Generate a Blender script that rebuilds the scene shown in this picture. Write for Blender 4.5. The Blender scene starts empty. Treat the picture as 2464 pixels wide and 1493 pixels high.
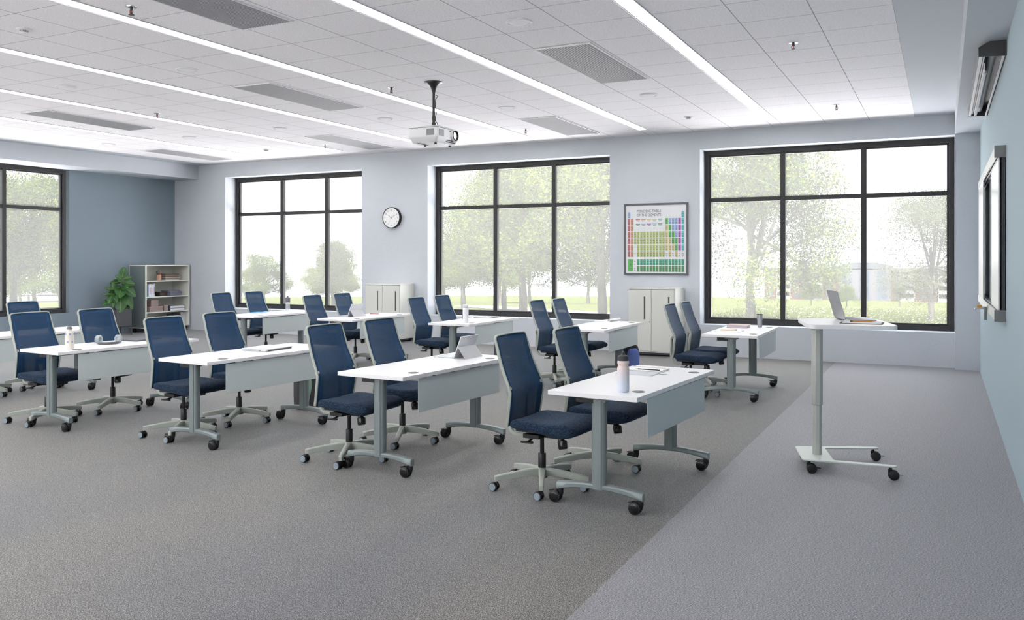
import bpy, bmesh, math, random
from mathutils import Vector, Matrix
PI = math.pi
sc = bpy.context.scene
col = sc.collection
random.seed(7)

# ------------------------------------------------------------------ materials
def lin(c):
    c /= 255.0
    return c / 12.92 if c <= .04045 else ((c + .055) / 1.055) ** 2.4
def rgb(r, g, b): return (lin(r), lin(g), lin(b), 1)
MATS = {}
def mat(name, c, rough=.5, metal=0, spec=.5, bump=None, noise=None, **kw):
    """c = sRGB 0..255; bump=(scale,strength); noise=(scale, c2) mixes a second colour"""
    m = bpy.data.materials.new(name); m.use_nodes = True
    nt = m.node_tree; p = nt.nodes['Principled BSDF']
    p.inputs['Base Color'].default_value = rgb(*c)
    p.inputs['Roughness'].default_value = rough
    p.inputs['Metallic'].default_value = metal
    p.inputs['Specular IOR Level'].default_value = spec
    tc = nt.nodes.new('ShaderNodeTexCoord')
    if noise:
        n = nt.nodes.new('ShaderNodeTexNoise'); n.inputs['Scale'].default_value = noise[0]; n.inputs['Detail'].default_value = 3
        nt.links.new(tc.outputs['Object'], n.inputs['Vector'])
        mx = nt.nodes.new('ShaderNodeMix'); mx.data_type = 'RGBA'
        mx.inputs[6].default_value = rgb(*c); mx.inputs[7].default_value = rgb(*noise[1])
        rp = nt.nodes.new('ShaderNodeMapRange'); rp.inputs[1].default_value = .35; rp.inputs[2].default_value = .65
        nt.links.new(n.outputs['Fac'], rp.inputs[0]); nt.links.new(rp.outputs[0], mx.inputs[0])
        nt.links.new(mx.outputs[2], p.inputs['Base Color'])
    if bump:
        n2 = nt.nodes.new('ShaderNodeTexNoise'); n2.inputs['Scale'].default_value = bump[0]; n2.inputs['Detail'].default_value = 4
        nt.links.new(tc.outputs['Object'], n2.inputs['Vector'])
        b = nt.nodes.new('ShaderNodeBump'); b.inputs['Strength'].default_value = bump[1]; b.inputs['Distance'].default_value = .01
        nt.links.new(n2.outputs['Fac'], b.inputs['Height']); nt.links.new(b.outputs['Normal'], p.inputs['Normal'])
    for k, v in kw.items(): p.inputs[k.replace('_', ' ')].default_value = v
    MATS[name] = m
    return m

def emit(name, c, s):
    m = bpy.data.materials.new(name); m.use_nodes = True; nt = m.node_tree; nt.nodes.clear()
    e = nt.nodes.new('ShaderNodeEmission'); e.inputs[0].default_value = c; e.inputs[1].default_value = s
    o = nt.nodes.new('ShaderNodeOutputMaterial'); nt.links.new(e.outputs[0], o.inputs[0]); return m

M_white = mat('white_laminate', (240, 238, 239), .32)
M_edge = mat('white_edge_band', (226, 224, 228), .4)
M_silver = mat('silver_paint', (132, 141, 142), .36, .25, noise=(400, (125, 134, 135)))
M_panel = mat('silver_paint_lit', (204, 212, 212), .55, .05, noise=(500, (195, 203, 203)))  # same silver paint as the columns, lightened to make up for weak light
M_lgrey = mat('pale_grey_plastic', (164, 169, 161), .42)
M_black = mat('black_plastic', (26, 26, 28), .38)
M_blackg = mat('black_gloss', (20, 20, 22), .2)
M_cap = mat('wheel_cap_grey', (138, 150, 160), .4)
M_chrome = mat('chrome', (210, 210, 212), .2, 1)
M_frame = mat('window_frame_black', (34, 34, 37), .45, bump=(80, .05))
M_wall = mat('wall_paint', (201, 205, 212), .85, bump=(55, .35))
M_wallb = mat('accent_paint', (129, 143, 154), .8, bump=(55, .3))
M_wallr = mat('accent_paint_light', (163, 180, 189), .75, bump=(40, .12))
M_gyp = mat('gypsum', (196, 201, 209), .85, bump=(30, .15))
M_cab = mat('cabinet_white', (214, 214, 208), .45)
M_cabd = mat('cabinet_recess', (96, 96, 92), .6)
M_shelfin = mat('shelf_interior', (222, 222, 214), .5)
M_shelfside = mat('shelf_side_grey', (120, 131, 132), .55, .1)
M_darkgrey = mat('dark_grey', (60, 60, 62), .45)
M_midgrey = mat('mid_grey', (128, 128, 130), .4, .3)
M_alu = mat('aluminium', (186, 187, 188), .35, .6)
M_board = mat('whiteboard_enamel', (236, 235, 235), .25)
M_ledw = mat('trim_white', (225, 225, 228), .5)
M_vent = mat('vent_grey', (158, 159, 164), .6)
M_ventd = mat('vent_backing', (72, 73, 77), .7)
M_paper = mat('paper', (240, 240, 240), .7)
M_soil = mat('soil', (52, 42, 36), .95, bump=(80, .6))
M_trunk = mat('bark', (50, 45, 41), .9, bump=(12, .6), noise=(8, (38, 34, 31)))
M_stem = mat('plant_stem', (96, 104, 50), .7)

def mesh_fabric():
    m = bpy.data.materials.new('mesh_fabric_blue'); m.use_nodes = True; nt = m.node_tree
    p = nt.nodes['Principled BSDF']; p.inputs['Base Color'].default_value = rgb(24, 62, 98)
    p.inputs['Roughness'].default_value = .6; p.inputs['Specular IOR Level'].default_value = .3
    out = nt.nodes['Material Output']
    tc = nt.nodes.new('ShaderNodeTexCoord'); sp = nt.nodes.new('ShaderNodeSeparateXYZ')
    nt.links.new(tc.outputs['Object'], sp.inputs[0])
    ab = nt.nodes.new('ShaderNodeMath'); ab.operation = 'ABSOLUTE'; nt.links.new(sp.outputs['Y'], ab.inputs[0])
    a = nt.nodes.new('ShaderNodeMath'); a.operation = 'LESS_THAN'; a.inputs[1].default_value = .172; nt.links.new(ab.outputs[0], a.inputs[0])
    b = nt.nodes.new('ShaderNodeMath'); b.operation = 'LESS_THAN'; b.inputs[1].default_value = 1.005; nt.links.new(sp.outputs['Z'], b.inputs[0])
    ml = nt.nodes.new('ShaderNodeMath'); ml.operation = 'MULTIPLY'; nt.links.new(a.outputs[0], ml.inputs[0]); nt.links.new(b.outputs[0], ml.inputs[1])
    # weave : open holes between threads, faint bands
    n = nt.nodes.new('ShaderNodeTexNoise'); n.inputs['Scale'].default_value = 420; nt.links.new(tc.outputs['Object'], n.inputs['Vector'])
    w = nt.nodes.new('ShaderNodeTexNoise'); w.inputs['Scale'].default_value = 1.
    mp = nt.nodes.new('ShaderNodeMapping'); mp.inputs['Scale'].default_value = (1, 1.5, 26); nt.links.new(tc.outputs['Object'], mp.inputs[0]); nt.links.new(mp.outputs[0], w.inputs['Vector'])
    r1 = nt.nodes.new('ShaderNodeMapRange'); r1.inputs[1].default_value = .4; r1.inputs[2].default_value = .7; r1.inputs[3].default_value = .03; r1.inputs[4].default_value = .5
    nt.links.new(n.outputs['Fac'], r1.inputs[0])
    r2 = nt.nodes.new('ShaderNodeMapRange'); r2.inputs[1].default_value = .3; r2.inputs[2].default_value = .7; r2.inputs[3].default_value = .75; r2.inputs[4].default_value = 1.15
    nt.links.new(w.outputs['Fac'], r2.inputs[0])
    m2 = nt.nodes.new('ShaderNodeMath'); m2.operation = 'MULTIPLY'; nt.links.new(r1.outputs[0], m2.inputs[0]); nt.links.new(r2.outputs[0], m2.inputs[1])
    m3 = nt.nodes.new('ShaderNodeMath'); m3.operation = 'MULTIPLY'; m3.use_clamp = True; nt.links.new(m2.outputs[0], m3.inputs[0]); nt.links.new(ml.outputs[0], m3.inputs[1])
    t = nt.nodes.new('ShaderNodeBsdfTransparent')
    mx = nt.nodes.new('ShaderNodeMixShader'); nt.links.new(m3.outputs[0], mx.inputs[0]); nt.links.new(p.outputs[0], mx.inputs[1]); nt.links.new(t.outputs[0], mx.inputs[2])
    nt.links.new(mx.outputs[0], out.inputs[0]); return m
M_mesh = mesh_fabric(); M_grom = mat('grommet_grey', (92, 92, 95), .35, .2)

def seat_fabric():
    m = mat('seat_fabric_blue', (44, 60, 82), .9, spec=.15)
    nt = m.node_tree; p = nt.nodes['Principled BSDF']
    tc = nt.nodes.new('ShaderNodeTexCoord'); mp = nt.nodes.new('ShaderNodeMapping'); mp.inputs['Scale'].default_value = (85, 85, 330)
    nt.links.new(tc.outputs['Object'], mp.inputs[0])
    n = nt.nodes.new('ShaderNodeTexNoise'); n.inputs['Scale'].default_value = 1.; n.inputs['Detail'].default_value = 2; n.inputs['Distortion'].default_value = 1.2
    nt.links.new(mp.outputs[0], n.inputs['Vector'])
    cr = nt.nodes.new('ShaderNodeValToRGB'); e = cr.color_ramp.elements
    e[0].position = .36; e[0].color = rgb(16, 24, 35); e[1].position = .64; e[1].color = rgb(54, 72, 95)
    x = e.new(.5); x.color = rgb(34, 48, 67)
    nt.links.new(n.outputs['Fac'], cr.inputs[0]); nt.links.new(cr.outputs[0], p.inputs['Base Color'])
    b = nt.nodes.new('ShaderNodeBump'); b.inputs['Strength'].default_value = .4; b.inputs['Distance'].default_value = .004
    nt.links.new(n.outputs['Fac'], b.inputs['Height']); nt.links.new(b.outputs[0], p.inputs['Normal'])
    p.inputs['Sheen Weight'].default_value = .15; p.inputs['Sheen Tint'].default_value = rgb(150, 170, 200)
    return m
M_seat = seat_fabric()

def carpet():
    m = mat('carpet', (120, 118, 116), .62, spec=.5)
    nt = m.node_tree; p = nt.nodes['Principled BSDF']; L = nt.links.new
    tc = nt.nodes.new('ShaderNodeTexCoord')
    def math_(op, a, b=None, c=None):
        n = nt.nodes.new('ShaderNodeMath'); n.operation = op
        for i, v in enumerate((a, b, c)):
            if v is None: continue
            if isinstance(v, (int, float)): n.inputs[i].default_value = v
            else: L(v, n.inputs[i])
        return n.outputs[0]
    def noise(scale, detail=2, mapscale=None, rot=0, dist=0):
        v = tc.outputs['Object']
        if mapscale or rot:
            mp = nt.nodes.new('ShaderNodeMapping')
            if mapscale: mp.inputs['Scale'].default_value = mapscale
            mp.inputs['Rotation'].default_value = (0, 0, rot); L(v, mp.inputs[0]); v = mp.outputs[0]
        n = nt.nodes.new('ShaderNodeTexNoise'); n.inputs['Scale'].default_value = scale; n.inputs['Detail'].default_value = detail; n.inputs['Distortion'].default_value = dist
        L(v, n.inputs['Vector']); return n.outputs['Fac']
    def ramp(fac, stops):
        cr = nt.nodes.new('ShaderNodeValToRGB'); e = cr.color_ramp.elements
        e[0].position, e[0].color = stops[0][0], rgb(*stops[0][1]); e[1].position, e[1].color = stops[-1][0], rgb(*stops[-1][1])
        for s, c in stops[1:-1]:
            x = e.new(s); x.color = rgb(*c)
        L(fac, cr.inputs[0]); return cr.outputs[0]
    def mix(f, a, b, mode='MIX'):
        mx = nt.nodes.new('ShaderNodeMix'); mx.data_type = 'RGBA'; mx.blend_type = mode
        if isinstance(f, (int, float)): mx.inputs[0].default_value = f
        else: L(f, mx.inputs[0])
        for i, v in ((6, a), (7, b)):
            if isinstance(v, tuple): mx.inputs[i].default_value = v
            else: L(v, mx.inputs[i])
        return mx.outputs[2]
    tuft = noise(205, 2.5, (1, .8, 1), .6, .6)
    tuft2 = noise(135, 2, (1, 2.2, 1), .3, .3)
    left = ramp(tuft, [(.4, (30, 30, 33)), (.5, (86, 85, 85)), (.6, (170, 165, 160))])
    right = ramp(tuft2, [(.38, (70, 69, 72)), (.5, (121, 119, 123)), (.62, (176, 173, 177))])
    tone = ramp(noise(.55, 2, (1, .35, 1), .5), [(.35, (200, 203, 214)), (.5, (224, 223, 222)), (.66, (240, 235, 225))])
    left = mix(1., left, tone, 'MULTIPLY')
    sp = nt.nodes.new('ShaderNodeSeparateXYZ'); L(tc.outputs['Object'], sp.inputs[0])
    seam = math_('GREATER_THAN', math_('ADD', sp.outputs['X'], math_('MULTIPLY', noise(60), .02)), -1.455)
    L(mix(seam, left, right), p.inputs['Base Color'])
    b = nt.nodes.new('ShaderNodeBump'); b.inputs['Strength'].default_value = .5; b.inputs['Distance'].default_value = .006
    L(tuft, b.inputs['Height']); L(b.outputs[0], p.inputs['Normal'])
    p.inputs['Sheen Weight'].default_value = .28; p.inputs['Sheen Roughness'].default_value = .4; p.inputs['Sheen Tint'].default_value = (.95, .96, 1, 1)
    return m
M_carpet = carpet()

def ceiling_tiles():
    m = mat('ceiling_tile', (226, 226, 228), .9, spec=.2)
    nt = m.node_tree; p = nt.nodes['Principled BSDF']; L = nt.links.new
    tc = nt.nodes.new('ShaderNodeTexCoord'); sp = nt.nodes.new('ShaderNodeSeparateXYZ'); L(tc.outputs['Object'], sp.inputs[0])
    def M(op, a, b=None):
        n = nt.nodes.new('ShaderNodeMath'); n.operation = op
        for i, v in enumerate((a, b)):
            if v is None: continue
            if isinstance(v, (int, float)): n.inputs[i].default_value = v
            else: L(v, n.inputs[i])
        return n.outputs[0]
    t = M('FLOORED_MODULO', M('SUBTRACT', M('MULTIPLY', sp.outputs['X'], -1), 2.225), 2.025)
    u = M('FLOORED_MODULO', M('SUBTRACT', t, .163), .6205)
    w = .0045
    lx = M('MAXIMUM', M('LESS_THAN', u, w), M('GREATER_THAN', u, .6205 - w))
    v = M('FLOORED_MODULO', M('SUBTRACT', sp.outputs['Y'], 7.68), .617)
    ly = M('MAXIMUM', M('LESS_THAN', v, w * .8), M('GREATER_THAN', v, .617 - w * .8))
    ln = M('MAXIMUM', lx, ly)
    n = nt.nodes.new('ShaderNodeTexNoise'); n.inputs['Scale'].default_value = 130; n.inputs['Detail'].default_value = 3
    mp = nt.nodes.new('ShaderNodeMapping'); mp.inputs['Scale'].default_value = (.5, 1, 1); L(tc.outputs['Object'], mp.inputs[0]); L(mp.outputs[0], n.inputs['Vector'])
    mx = nt.nodes.new('ShaderNodeMix'); mx.data_type = 'RGBA'; mx.inputs[6].default_value = rgb(224, 223, 228); mx.inputs[7].default_value = rgb(252, 250, 254)
    rp = nt.nodes.new('ShaderNodeMapRange'); rp.inputs[1].default_value = .3; rp.inputs[2].default_value = .7; L(n.outputs['Fac'], rp.inputs[0]); L(rp.outputs[0], mx.inputs[0])
    m2 = nt.nodes.new('ShaderNodeMix'); m2.data_type = 'RGBA'; L(ln, m2.inputs[0]); L(mx.outputs[2], m2.inputs[6]); m2.inputs[7].default_value = rgb(164, 164, 168)
    L(m2.outputs[2], p.inputs['Base Color'])
    b = nt.nodes.new('ShaderNodeBump'); b.inputs['Strength'].default_value = .3; b.inputs['Distance'].default_value = .004
    L(n.outputs['Fac'], b.inputs['Height']); L(b.outputs[0], p.inputs['Normal'])
    return m
M_ceil = ceiling_tiles()

def glass_veil():
    # clear pane with the washed-out haze of the bright view mixed in as white
    m = bpy.data.materials.new('window_glass_hazed'); m.use_nodes = True; nt = m.node_tree; nt.nodes.clear(); L = nt.links.new
    o = nt.nodes.new('ShaderNodeOutputMaterial')
    t = nt.nodes.new('ShaderNodeBsdfTransparent'); t.inputs[0].default_value = (1, 1, 1, 1)
    d = nt.nodes.new('ShaderNodeBsdfTranslucent'); d.inputs[0].default_value = (.97, .98, .96, 1)
    mx = nt.nodes.new('ShaderNodeMixShader'); mx.inputs[0].default_value = GLASS_VEIL
    L(t.outputs[0], mx.inputs[1]); L(d.outputs[0], mx.inputs[2])
    g = nt.nodes.new('ShaderNodeBsdfGlossy'); g.inputs['Roughness'].default_value = .02
    mg = nt.nodes.new('ShaderNodeMixShader'); mg.inputs[0].default_value = .002
    L(mx.outputs[0], mg.inputs[1]); L(g.outputs[0], mg.inputs[2]); L(mg.outputs[0], o.inputs[0])
    return m
GLASS_VEIL = .07
M_glass = glass_veil()
def clear_plastic(name, c, a):
    m = bpy.data.materials.new(name); m.use_nodes = True; nt = m.node_tree; L = nt.links.new
    p = nt.nodes['Principled BSDF']; p.inputs['Base Color'].default_value = rgb(*c); p.inputs['Roughness'].default_value = .1
    t = nt.nodes.new('ShaderNodeBsdfTransparent'); mx = nt.nodes.new('ShaderNodeMixShader'); mx.inputs[0].default_value = a
    L(p.outputs[0], mx.inputs[1]); L(t.outputs[0], mx.inputs[2]); L(mx.outputs[0], nt.nodes['Material Output'].inputs[0]); return m

def leaf_mat(name, c1, c2, trans=.35):
    m = bpy.data.materials.new(name); m.use_nodes = True; nt = m.node_tree; nt.nodes.clear(); L = nt.links.new
    o = nt.nodes.new('ShaderNodeOutputMaterial'); tc = nt.nodes.new('ShaderNodeTexCoord')
    n = nt.nodes.new('ShaderNodeTexNoise'); n.inputs['Scale'].default_value = 1.6; n.inputs['Detail'].default_value = 3; L(tc.outputs['Object'], n.inputs['Vector'])
    cr = nt.nodes.new('ShaderNodeValToRGB'); e = cr.color_ramp.elements; e[0].position = .35; e[0].color = rgb(*c1); e[1].position = .65; e[1].color = rgb(*c2); L(n.outputs['Fac'], cr.inputs[0])
    d = nt.nodes.new('ShaderNodeBsdfDiffuse'); t = nt.nodes.new('ShaderNodeBsdfTranslucent'); L(cr.outputs[0], d.inputs[0]); L(cr.outputs[0], t.inputs[0])
    mx = nt.nodes.new('ShaderNodeMixShader'); mx.inputs[0].default_value = trans; L(d.outputs[0], mx.inputs[1]); L(t.outputs[0], mx.inputs[2]); L(mx.outputs[0], o.inputs[0]); return m

# ------------------------------------------------------------------ mesh builder
class MB:
    def __init__(s): s.v = []; s.f = []; s.m = []; s.mats = []; s.cm = 0
    def use(s, m):
        if m not in s.mats: s.mats.append(m)
        s.cm = s.mats.index(m); return s
    def add(s, vs, fs, T=None):
        o = len(s.v)
        s.v += [tuple(T @ Vector(v)) if T else tuple(v) for v in vs]
        s.f += [tuple(i + o for i in f) for f in fs]; s.m += [s.cm] * len(fs); return s
    def box(s, a, b, T=None):
        x0, y0, z0 = a; x1, y1, z1 = b
        vs = [(x0, y0, z0), (x1, y0, z0), (x1, y1, z0), (x0, y1, z0), (x0, y0, z1), (x1, y0, z1), (x1, y1, z1), (x0, y1, z1)]
        return s.add(vs, [(0, 3, 2, 1), (4, 5, 6, 7), (0, 1, 5, 4), (1, 2, 6, 5), (2, 3, 7, 6), (3, 0, 4, 7)], T)
    def loft(s, rings, caps=True, closed=False, T=None):
        n = len(rings[0]); vs = [p for r in rings for p in r]; fs = []
        R = len(rings)
        for i in range(R if closed else R - 1):
            a = i * n; b = ((i + 1) % R) * n
            for j in range(n):
                k = (j + 1) % n; fs.append((a + j, a + k, b + k, b + j))
        if caps and not closed: fs.append(tuple(range(n - 1, -1, -1))); fs.append(tuple((R - 1) * n + j for j in range(n)))
        return s.add(vs, fs, T)
    def cyl(s, p0, p1, r0, r1=None, n=20, T=None, caps=True):
        r1 = r0 if r1 is None else r1
        p0 = Vector(p0); p1 = Vector(p1); d = (p1 - p0).normalized()
        a = d.orthogonal().normalized(); b = d.cross(a)
        ring = lambda p, r: [p + (a * math.cos(2 * PI * k / n) + b * math.sin(2 * PI * k / n)) * r for k in range(n)]
        return s.loft([ring(p0, r0), ring(p1, r1)], caps, T=T)
    def lathe(s, prof, c=(0, 0, 0), n=28, T=None, axis='z'):
        rings = []
        for r, z in prof:
            rr = []
            for k in range(n):
                a = 2 * PI * k / n; x, y = r * math.cos(a), r * math.sin(a)
                p = (c[0] + x, c[1] + y, c[2] + z) if axis == 'z' else ((c[0] + x, c[1] + z, c[2] - y) if axis == 'y' else (c[0] + z, c[1] + x, c[2] + y))
                rr.append(p)
            rings.append(rr)
        return s.loft(rings, True, T=T)
    def prism(s, poly, z0, z1, T=None):
        return s.loft([[(x, y, z0) for x, y in poly], [(x, y, z1) for x, y in poly]], T=T)
    def sweep(s, path, sec, ref=(1, 0, 0), T=None, closed=False):
        path = [Vector(p) for p in path]; rings = []; n = len(path); ref0 = Vector(ref)
        for i, p in enumerate(path):
            if closed: t = path[(i + 1) % n] - path[i - 1]
            else: t = path[min(i + 1, n - 1)] - path[max(i - 1, 0)]
            t.normalize(); b = t.cross(ref0); b = b.normalized() if b.length > 1e-5 else t.orthogonal().normalized()
            a = b.cross(t).normalized()
            sc_ = sec(i / (n - 1)) if callable(sec) else sec
            rings.append([p + a * u + b * w for u, w in sc_])
        return s.loft(rings, True, closed, T)
    def tube(s, path, r, n=10, T=None):
        sec = [(r * math.cos(2 * PI * k / n), r * math.sin(2 * PI * k / n)) for k in range(n)]
        p = [Vector(q) for q in path]; d = (p[-1] - p[0]); ref = Vector((0, 0, 1)) if abs(d.normalized().z) < .8 else Vector((1, 0, 0))
        return s.sweep(path, sec, ref, T)
    def grid(s, fn, nu, nv, T=None):
        vs = [fn(i / nu, j / nv) for i in range(nu + 1) for j in range(nv + 1)]
        fs = [(i * (nv + 1) + j, (i + 1) * (nv + 1) + j, (i + 1) * (nv + 1) + j + 1, i * (nv + 1) + j + 1) for i in range(nu) for j in range(nv)]
        return s.add(vs, fs, T)
    def build(s, name, m=None, parent=None, bevel=0, smooth=35, seg=2, thick=0, subsurf=0, tag_=None):
        me = bpy.data.meshes.new(name); me.from_pydata(s.v, [], s.f)
        ms = s.mats or [m]
        for q in ms: me.materials.append(q)
        if s.mats: me.polygons.foreach_set('material_index', s.m)
        me.update()
        bm = bmesh.new(); bm.from_mesh(me); bmesh.ops.recalc_face_normals(bm, faces=bm.faces) if not thick else None; bm.to_mesh(me); bm.free()
        if smooth:
            me.polygons.foreach_set('use_smooth', [True] * len(me.polygons)); me.set_sharp_from_angle(angle=math.radians(smooth))
        o = bpy.data.objects.new(name, me); col.objects.link(o)
        if parent: o.parent = parent
        if bevel:
            b = o.modifiers.new('bevel', 'BEVEL'); b.width = bevel; b.segments = seg; b.limit_method = 'ANGLE'; b.angle_limit = math.radians(40); b.harden_normals = False
        if thick:
            t = o.modifiers.new('solid', 'SOLIDIFY'); t.thickness = thick; t.offset = 0
        if subsurf:
            q = o.modifiers.new('sub', 'SUBSURF'); q.levels = subsurf; q.render_levels = subsurf
        return o

def rrect(w, h, r, n=4):
    """rounded rectangle polygon (w,h full sizes) centred"""
    P = []
    for cx, cy, a0 in ((w / 2 - r, h / 2 - r, 0), (-w / 2 + r, h / 2 - r, 90), (-w / 2 + r, -h / 2 + r, 180), (w / 2 - r, -h / 2 + r, 270)):
        for k in range(n + 1):
            a = math.radians(a0 + 90 * k / n); P.append((cx + r * math.cos(a), cy + r * math.sin(a)))
    return P
def tag(o, label=None, cat=None, group=None, kind=None):
    if label: o['label'] = label
    if cat: o['category'] = cat
    if group: o['group'] = group
    if kind: o['kind'] = kind
    return o
def thing(name, label, cat, loc=(0, 0, 0), rz=0, group=None):
    o = bpy.data.objects.new(name, None); col.objects.link(o); o.empty_display_size = .1
    o.location = loc; o.rotation_euler = (0, 0, rz); return tag(o, label, cat, group)
def copy_tree(o, parent=None):
    c = o.copy(); col.objects.link(c); c.parent = parent
    for ch in [x for x in bpy.data.objects if x.parent == o]: copy_tree(ch, c)
    return c
def kids(o): return [x for x in bpy.data.objects if x.parent == o]
def TR(x, y, z, rz=0): return Matrix.Translation((x, y, z)) @ Matrix.Rotation(rz, 4, 'Z')
_tc = {}
def text2d(s, size=1.0, bold=False, sx=1.0):
    """flat text -> (verts, faces) centred on its box, cap height = size"""
    key = s
    if key not in _tc:
        cu = bpy.data.curves.new('t', 'FONT'); cu.body = s; cu.size = 1; cu.resolution_u = 3
        o = bpy.data.objects.new('t', cu); col.objects.link(o)
        bpy.context.view_layer.update()
        me = o.to_mesh(); vs = [(v.co.x, v.co.y) for v in me.vertices]; fs = [tuple(p.vertices) for p in me.polygons]
        o.to_mesh_clear(); bpy.data.objects.remove(o); bpy.data.curves.remove(cu)
        _tc[key] = (vs, fs)
    vs, fs = _tc[key]
    if not vs: return [], []
    x0 = min(v[0] for v in vs); x1 = max(v[0] for v in vs)
    k = size / .7
    return [((x - (x0 + x1) / 2) * k * sx, (y - .35) * k) for x, y in vs], fs

# ------------------------------------------------------------------ dimensions of the room (metres)
ZC = 3.67; YW = 13.9; XR = .465; XL = -15.6; YB = -3.0
ZS = 3.361      # underside of the side soffits
XSR = .157      # face of right soffit and of the corner pier
XSL = -14.867   # face of left soffit
ZH = 3.375; ZSILL = .505
WT = .34        # thickness of window wall
def struct(name, mb, m, bevel=0, parent=None, smooth=0):
    o = mb.build(name, m, parent, bevel, smooth)
    if parent is None: tag(o, kind='structure')
    return o
struct('floor', MB().box((XL - .3, YB - .2, -.12), (XR + .2, YW + WT, 0)), M_carpet)
struct('ceiling', MB().box((-14.45, YB, ZC), (-.364, YW, ZC + .12)), M_ceil)
g = MB().box((-.364, YB, ZC), (XR, YW, ZC + .12)).box((XL, YB, ZC), (-14.45, YW, ZC + .12))
struct('ceiling_border', g, M_gyp)
struct('soffit_right', MB().box((XSR, YB, ZS), (XR, YW, ZC)), M_gyp)
struct('soffit_left', MB().box((XL, YB, ZS), (XSL, YW, ZC)), M_gyp)
struct('pier_right', MB().box((XSR, 13.716, 0), (XR, YW, ZS)), M_wall)
# window wall: sill band, header band, piers between the openings
OPEN = [(-14.052, -10.369), (-8.822, -5.123), (-3.557, XSR)]
w = MB(); y0, y1 = YW, YW + WT
w.box((XL - .3, y0, 0), (XR, y1, ZSILL)); w.box((XL - .3, y0, ZH), (XR, y1, ZC + .12))
xs = [XL - .3] + [x for o in OPEN for x in o] + [XR]
for i in range(0, len(xs), 2):
    if xs[i + 1] - xs[i] > .001: w.box((xs[i], y0, ZSILL), (xs[i + 1], y1, ZH))
struct('wall_back', w, M_wall)
# left wall with its window opening
WL0, WL1 = 7.35, 11.27
w = MB(); x0, x1 = XL - .3, XL
w.box((x0, YB, 0), (x1, YW, ZSILL)); w.box((x0, YB, ZS), (x1, YW, ZC + .12))
lxs = [YB, -2.6, 1.6, 2.5, 6.5, WL0, WL1, YW]  # first two openings are unseen, added for more daylight
for i in range(0, 8, 2): w.box((x0, lxs[i], ZSILL), (x1, lxs[i + 1], ZS))
struct('wall_left', w, M_wallb)
struct('wall_right', MB().box((XR, YB, 0), (XR + .2, YW + WT, ZC + .12)), M_wallr)
w = MB(); w.box((XL - .3, YB - .2, 0), (XR + .2, YB, ZSILL)).box((XL - .3, YB - .2, ZH), (XR + .2, YB, ZC + .12))
FO_FILL = [(-14.8, -11.1), (-10.2, -6.5), (-5.6, -1.9)]  # openings behind the camera, added to let in fill daylight
xs = [XL - .3] + [x for o in FO_FILL for x in o] + [XR + .2]
for i in range(0, len(xs), 2): w.box((xs[i], YB - .2, ZSILL), (xs[i + 1], YB, ZH))
struct('wall_front', w, M_wall)

def window(n, a, b, z0, z1, T, mull, rail):
    """frame in local x from a to b (wall plane y=0, outside +y), with panes"""
    fr = MB(); fw = .075; d = .1
    fr.box((a, 0, z0), (a + fw, d, z1), T).box((b - fw, 0, z0), (b, d, z1), T)
    fr.box((a + fw, 0, z0), (b - fw, d, z0 + fw), T).box((a + fw, 0, z1 - fw), (b - fw, d, z1), T)
    # stepped inner stop
    q = .028; e = fw
    fr.box((a + e, .03, z0 + e), (a + e + q, d, z1 - e), T).box((b - e - q, .03, z0 + e), (b - e, d, z1 - e), T)
    fr.box((a + e + q, .03, z0 + e), (b - e - q, d, z0 + e + q), T).box((a + e + q, .03, z1 - e - q), (b - e - q, d, z1 - e), T)
    for m_ in mull: fr.box((m_ - .04, .012, z0 + e), (m_ + .04, d, z1 - e), T)
    cuts = [a + e + q] + [x for m_ in mull for x in (m_ - .04, m_ + .04)] + [b - e - q]
    for i in range(0, len(cuts), 2): fr.box((cuts[i], .02, rail - .035), (cuts[i + 1], d, rail + .035), T)
    o = fr.build('window_%d' % n, M_frame, None, .004, 0); tag(o, kind='structure')
    gl = MB().box((a + e, .07, z0 + e), (b - e, .074, z1 - e), T)
    gl.build('glass_pane', M_glass, o, 0, 0)
    return o
TW = Matrix.Translation((0, 14.2, 0))
window(1, OPEN[0][0], OPEN[0][1], ZSILL, ZH, TW, (-12.73, -11.52), 2.566)
window(2, OPEN[1][0], OPEN[1][1], ZSILL, ZH, TW, (-7.52, -6.32), 2.563)
window(3, OPEN[2][0], OPEN[2][1], ZSILL, ZH, TW, (-2.294, -1.089), 2.555)
TL = Matrix.Translation((XL - .04, 0, 0)) @ Matrix.Rotation(PI / 2, 4, 'Z')
window(5, -2.6, 1.6, ZSILL, ZS - .01, TL, (-1.2, .2), 2.566)  # unseen window, added to brighten the room and ceiling
window(6, 2.5, 6.5, ZSILL, ZS - .01, TL, (3.83, 5.17), 2.566)  # likewise added out of view for extra daylight
for i_, (a_, b_) in enumerate(FO_FILL): window(7 + i_, a_, b_, ZSILL, ZH, Matrix.Translation((0, YB - .12, 0)), (a_ + 1.23, a_ + 2.46), 2.566)  # unseen windows behind the camera, added as daylight fill
window(4, WL0, WL1 - .04, ZSILL, ZS - .01, TL, (8.74, 9.98), 2.566)

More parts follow.
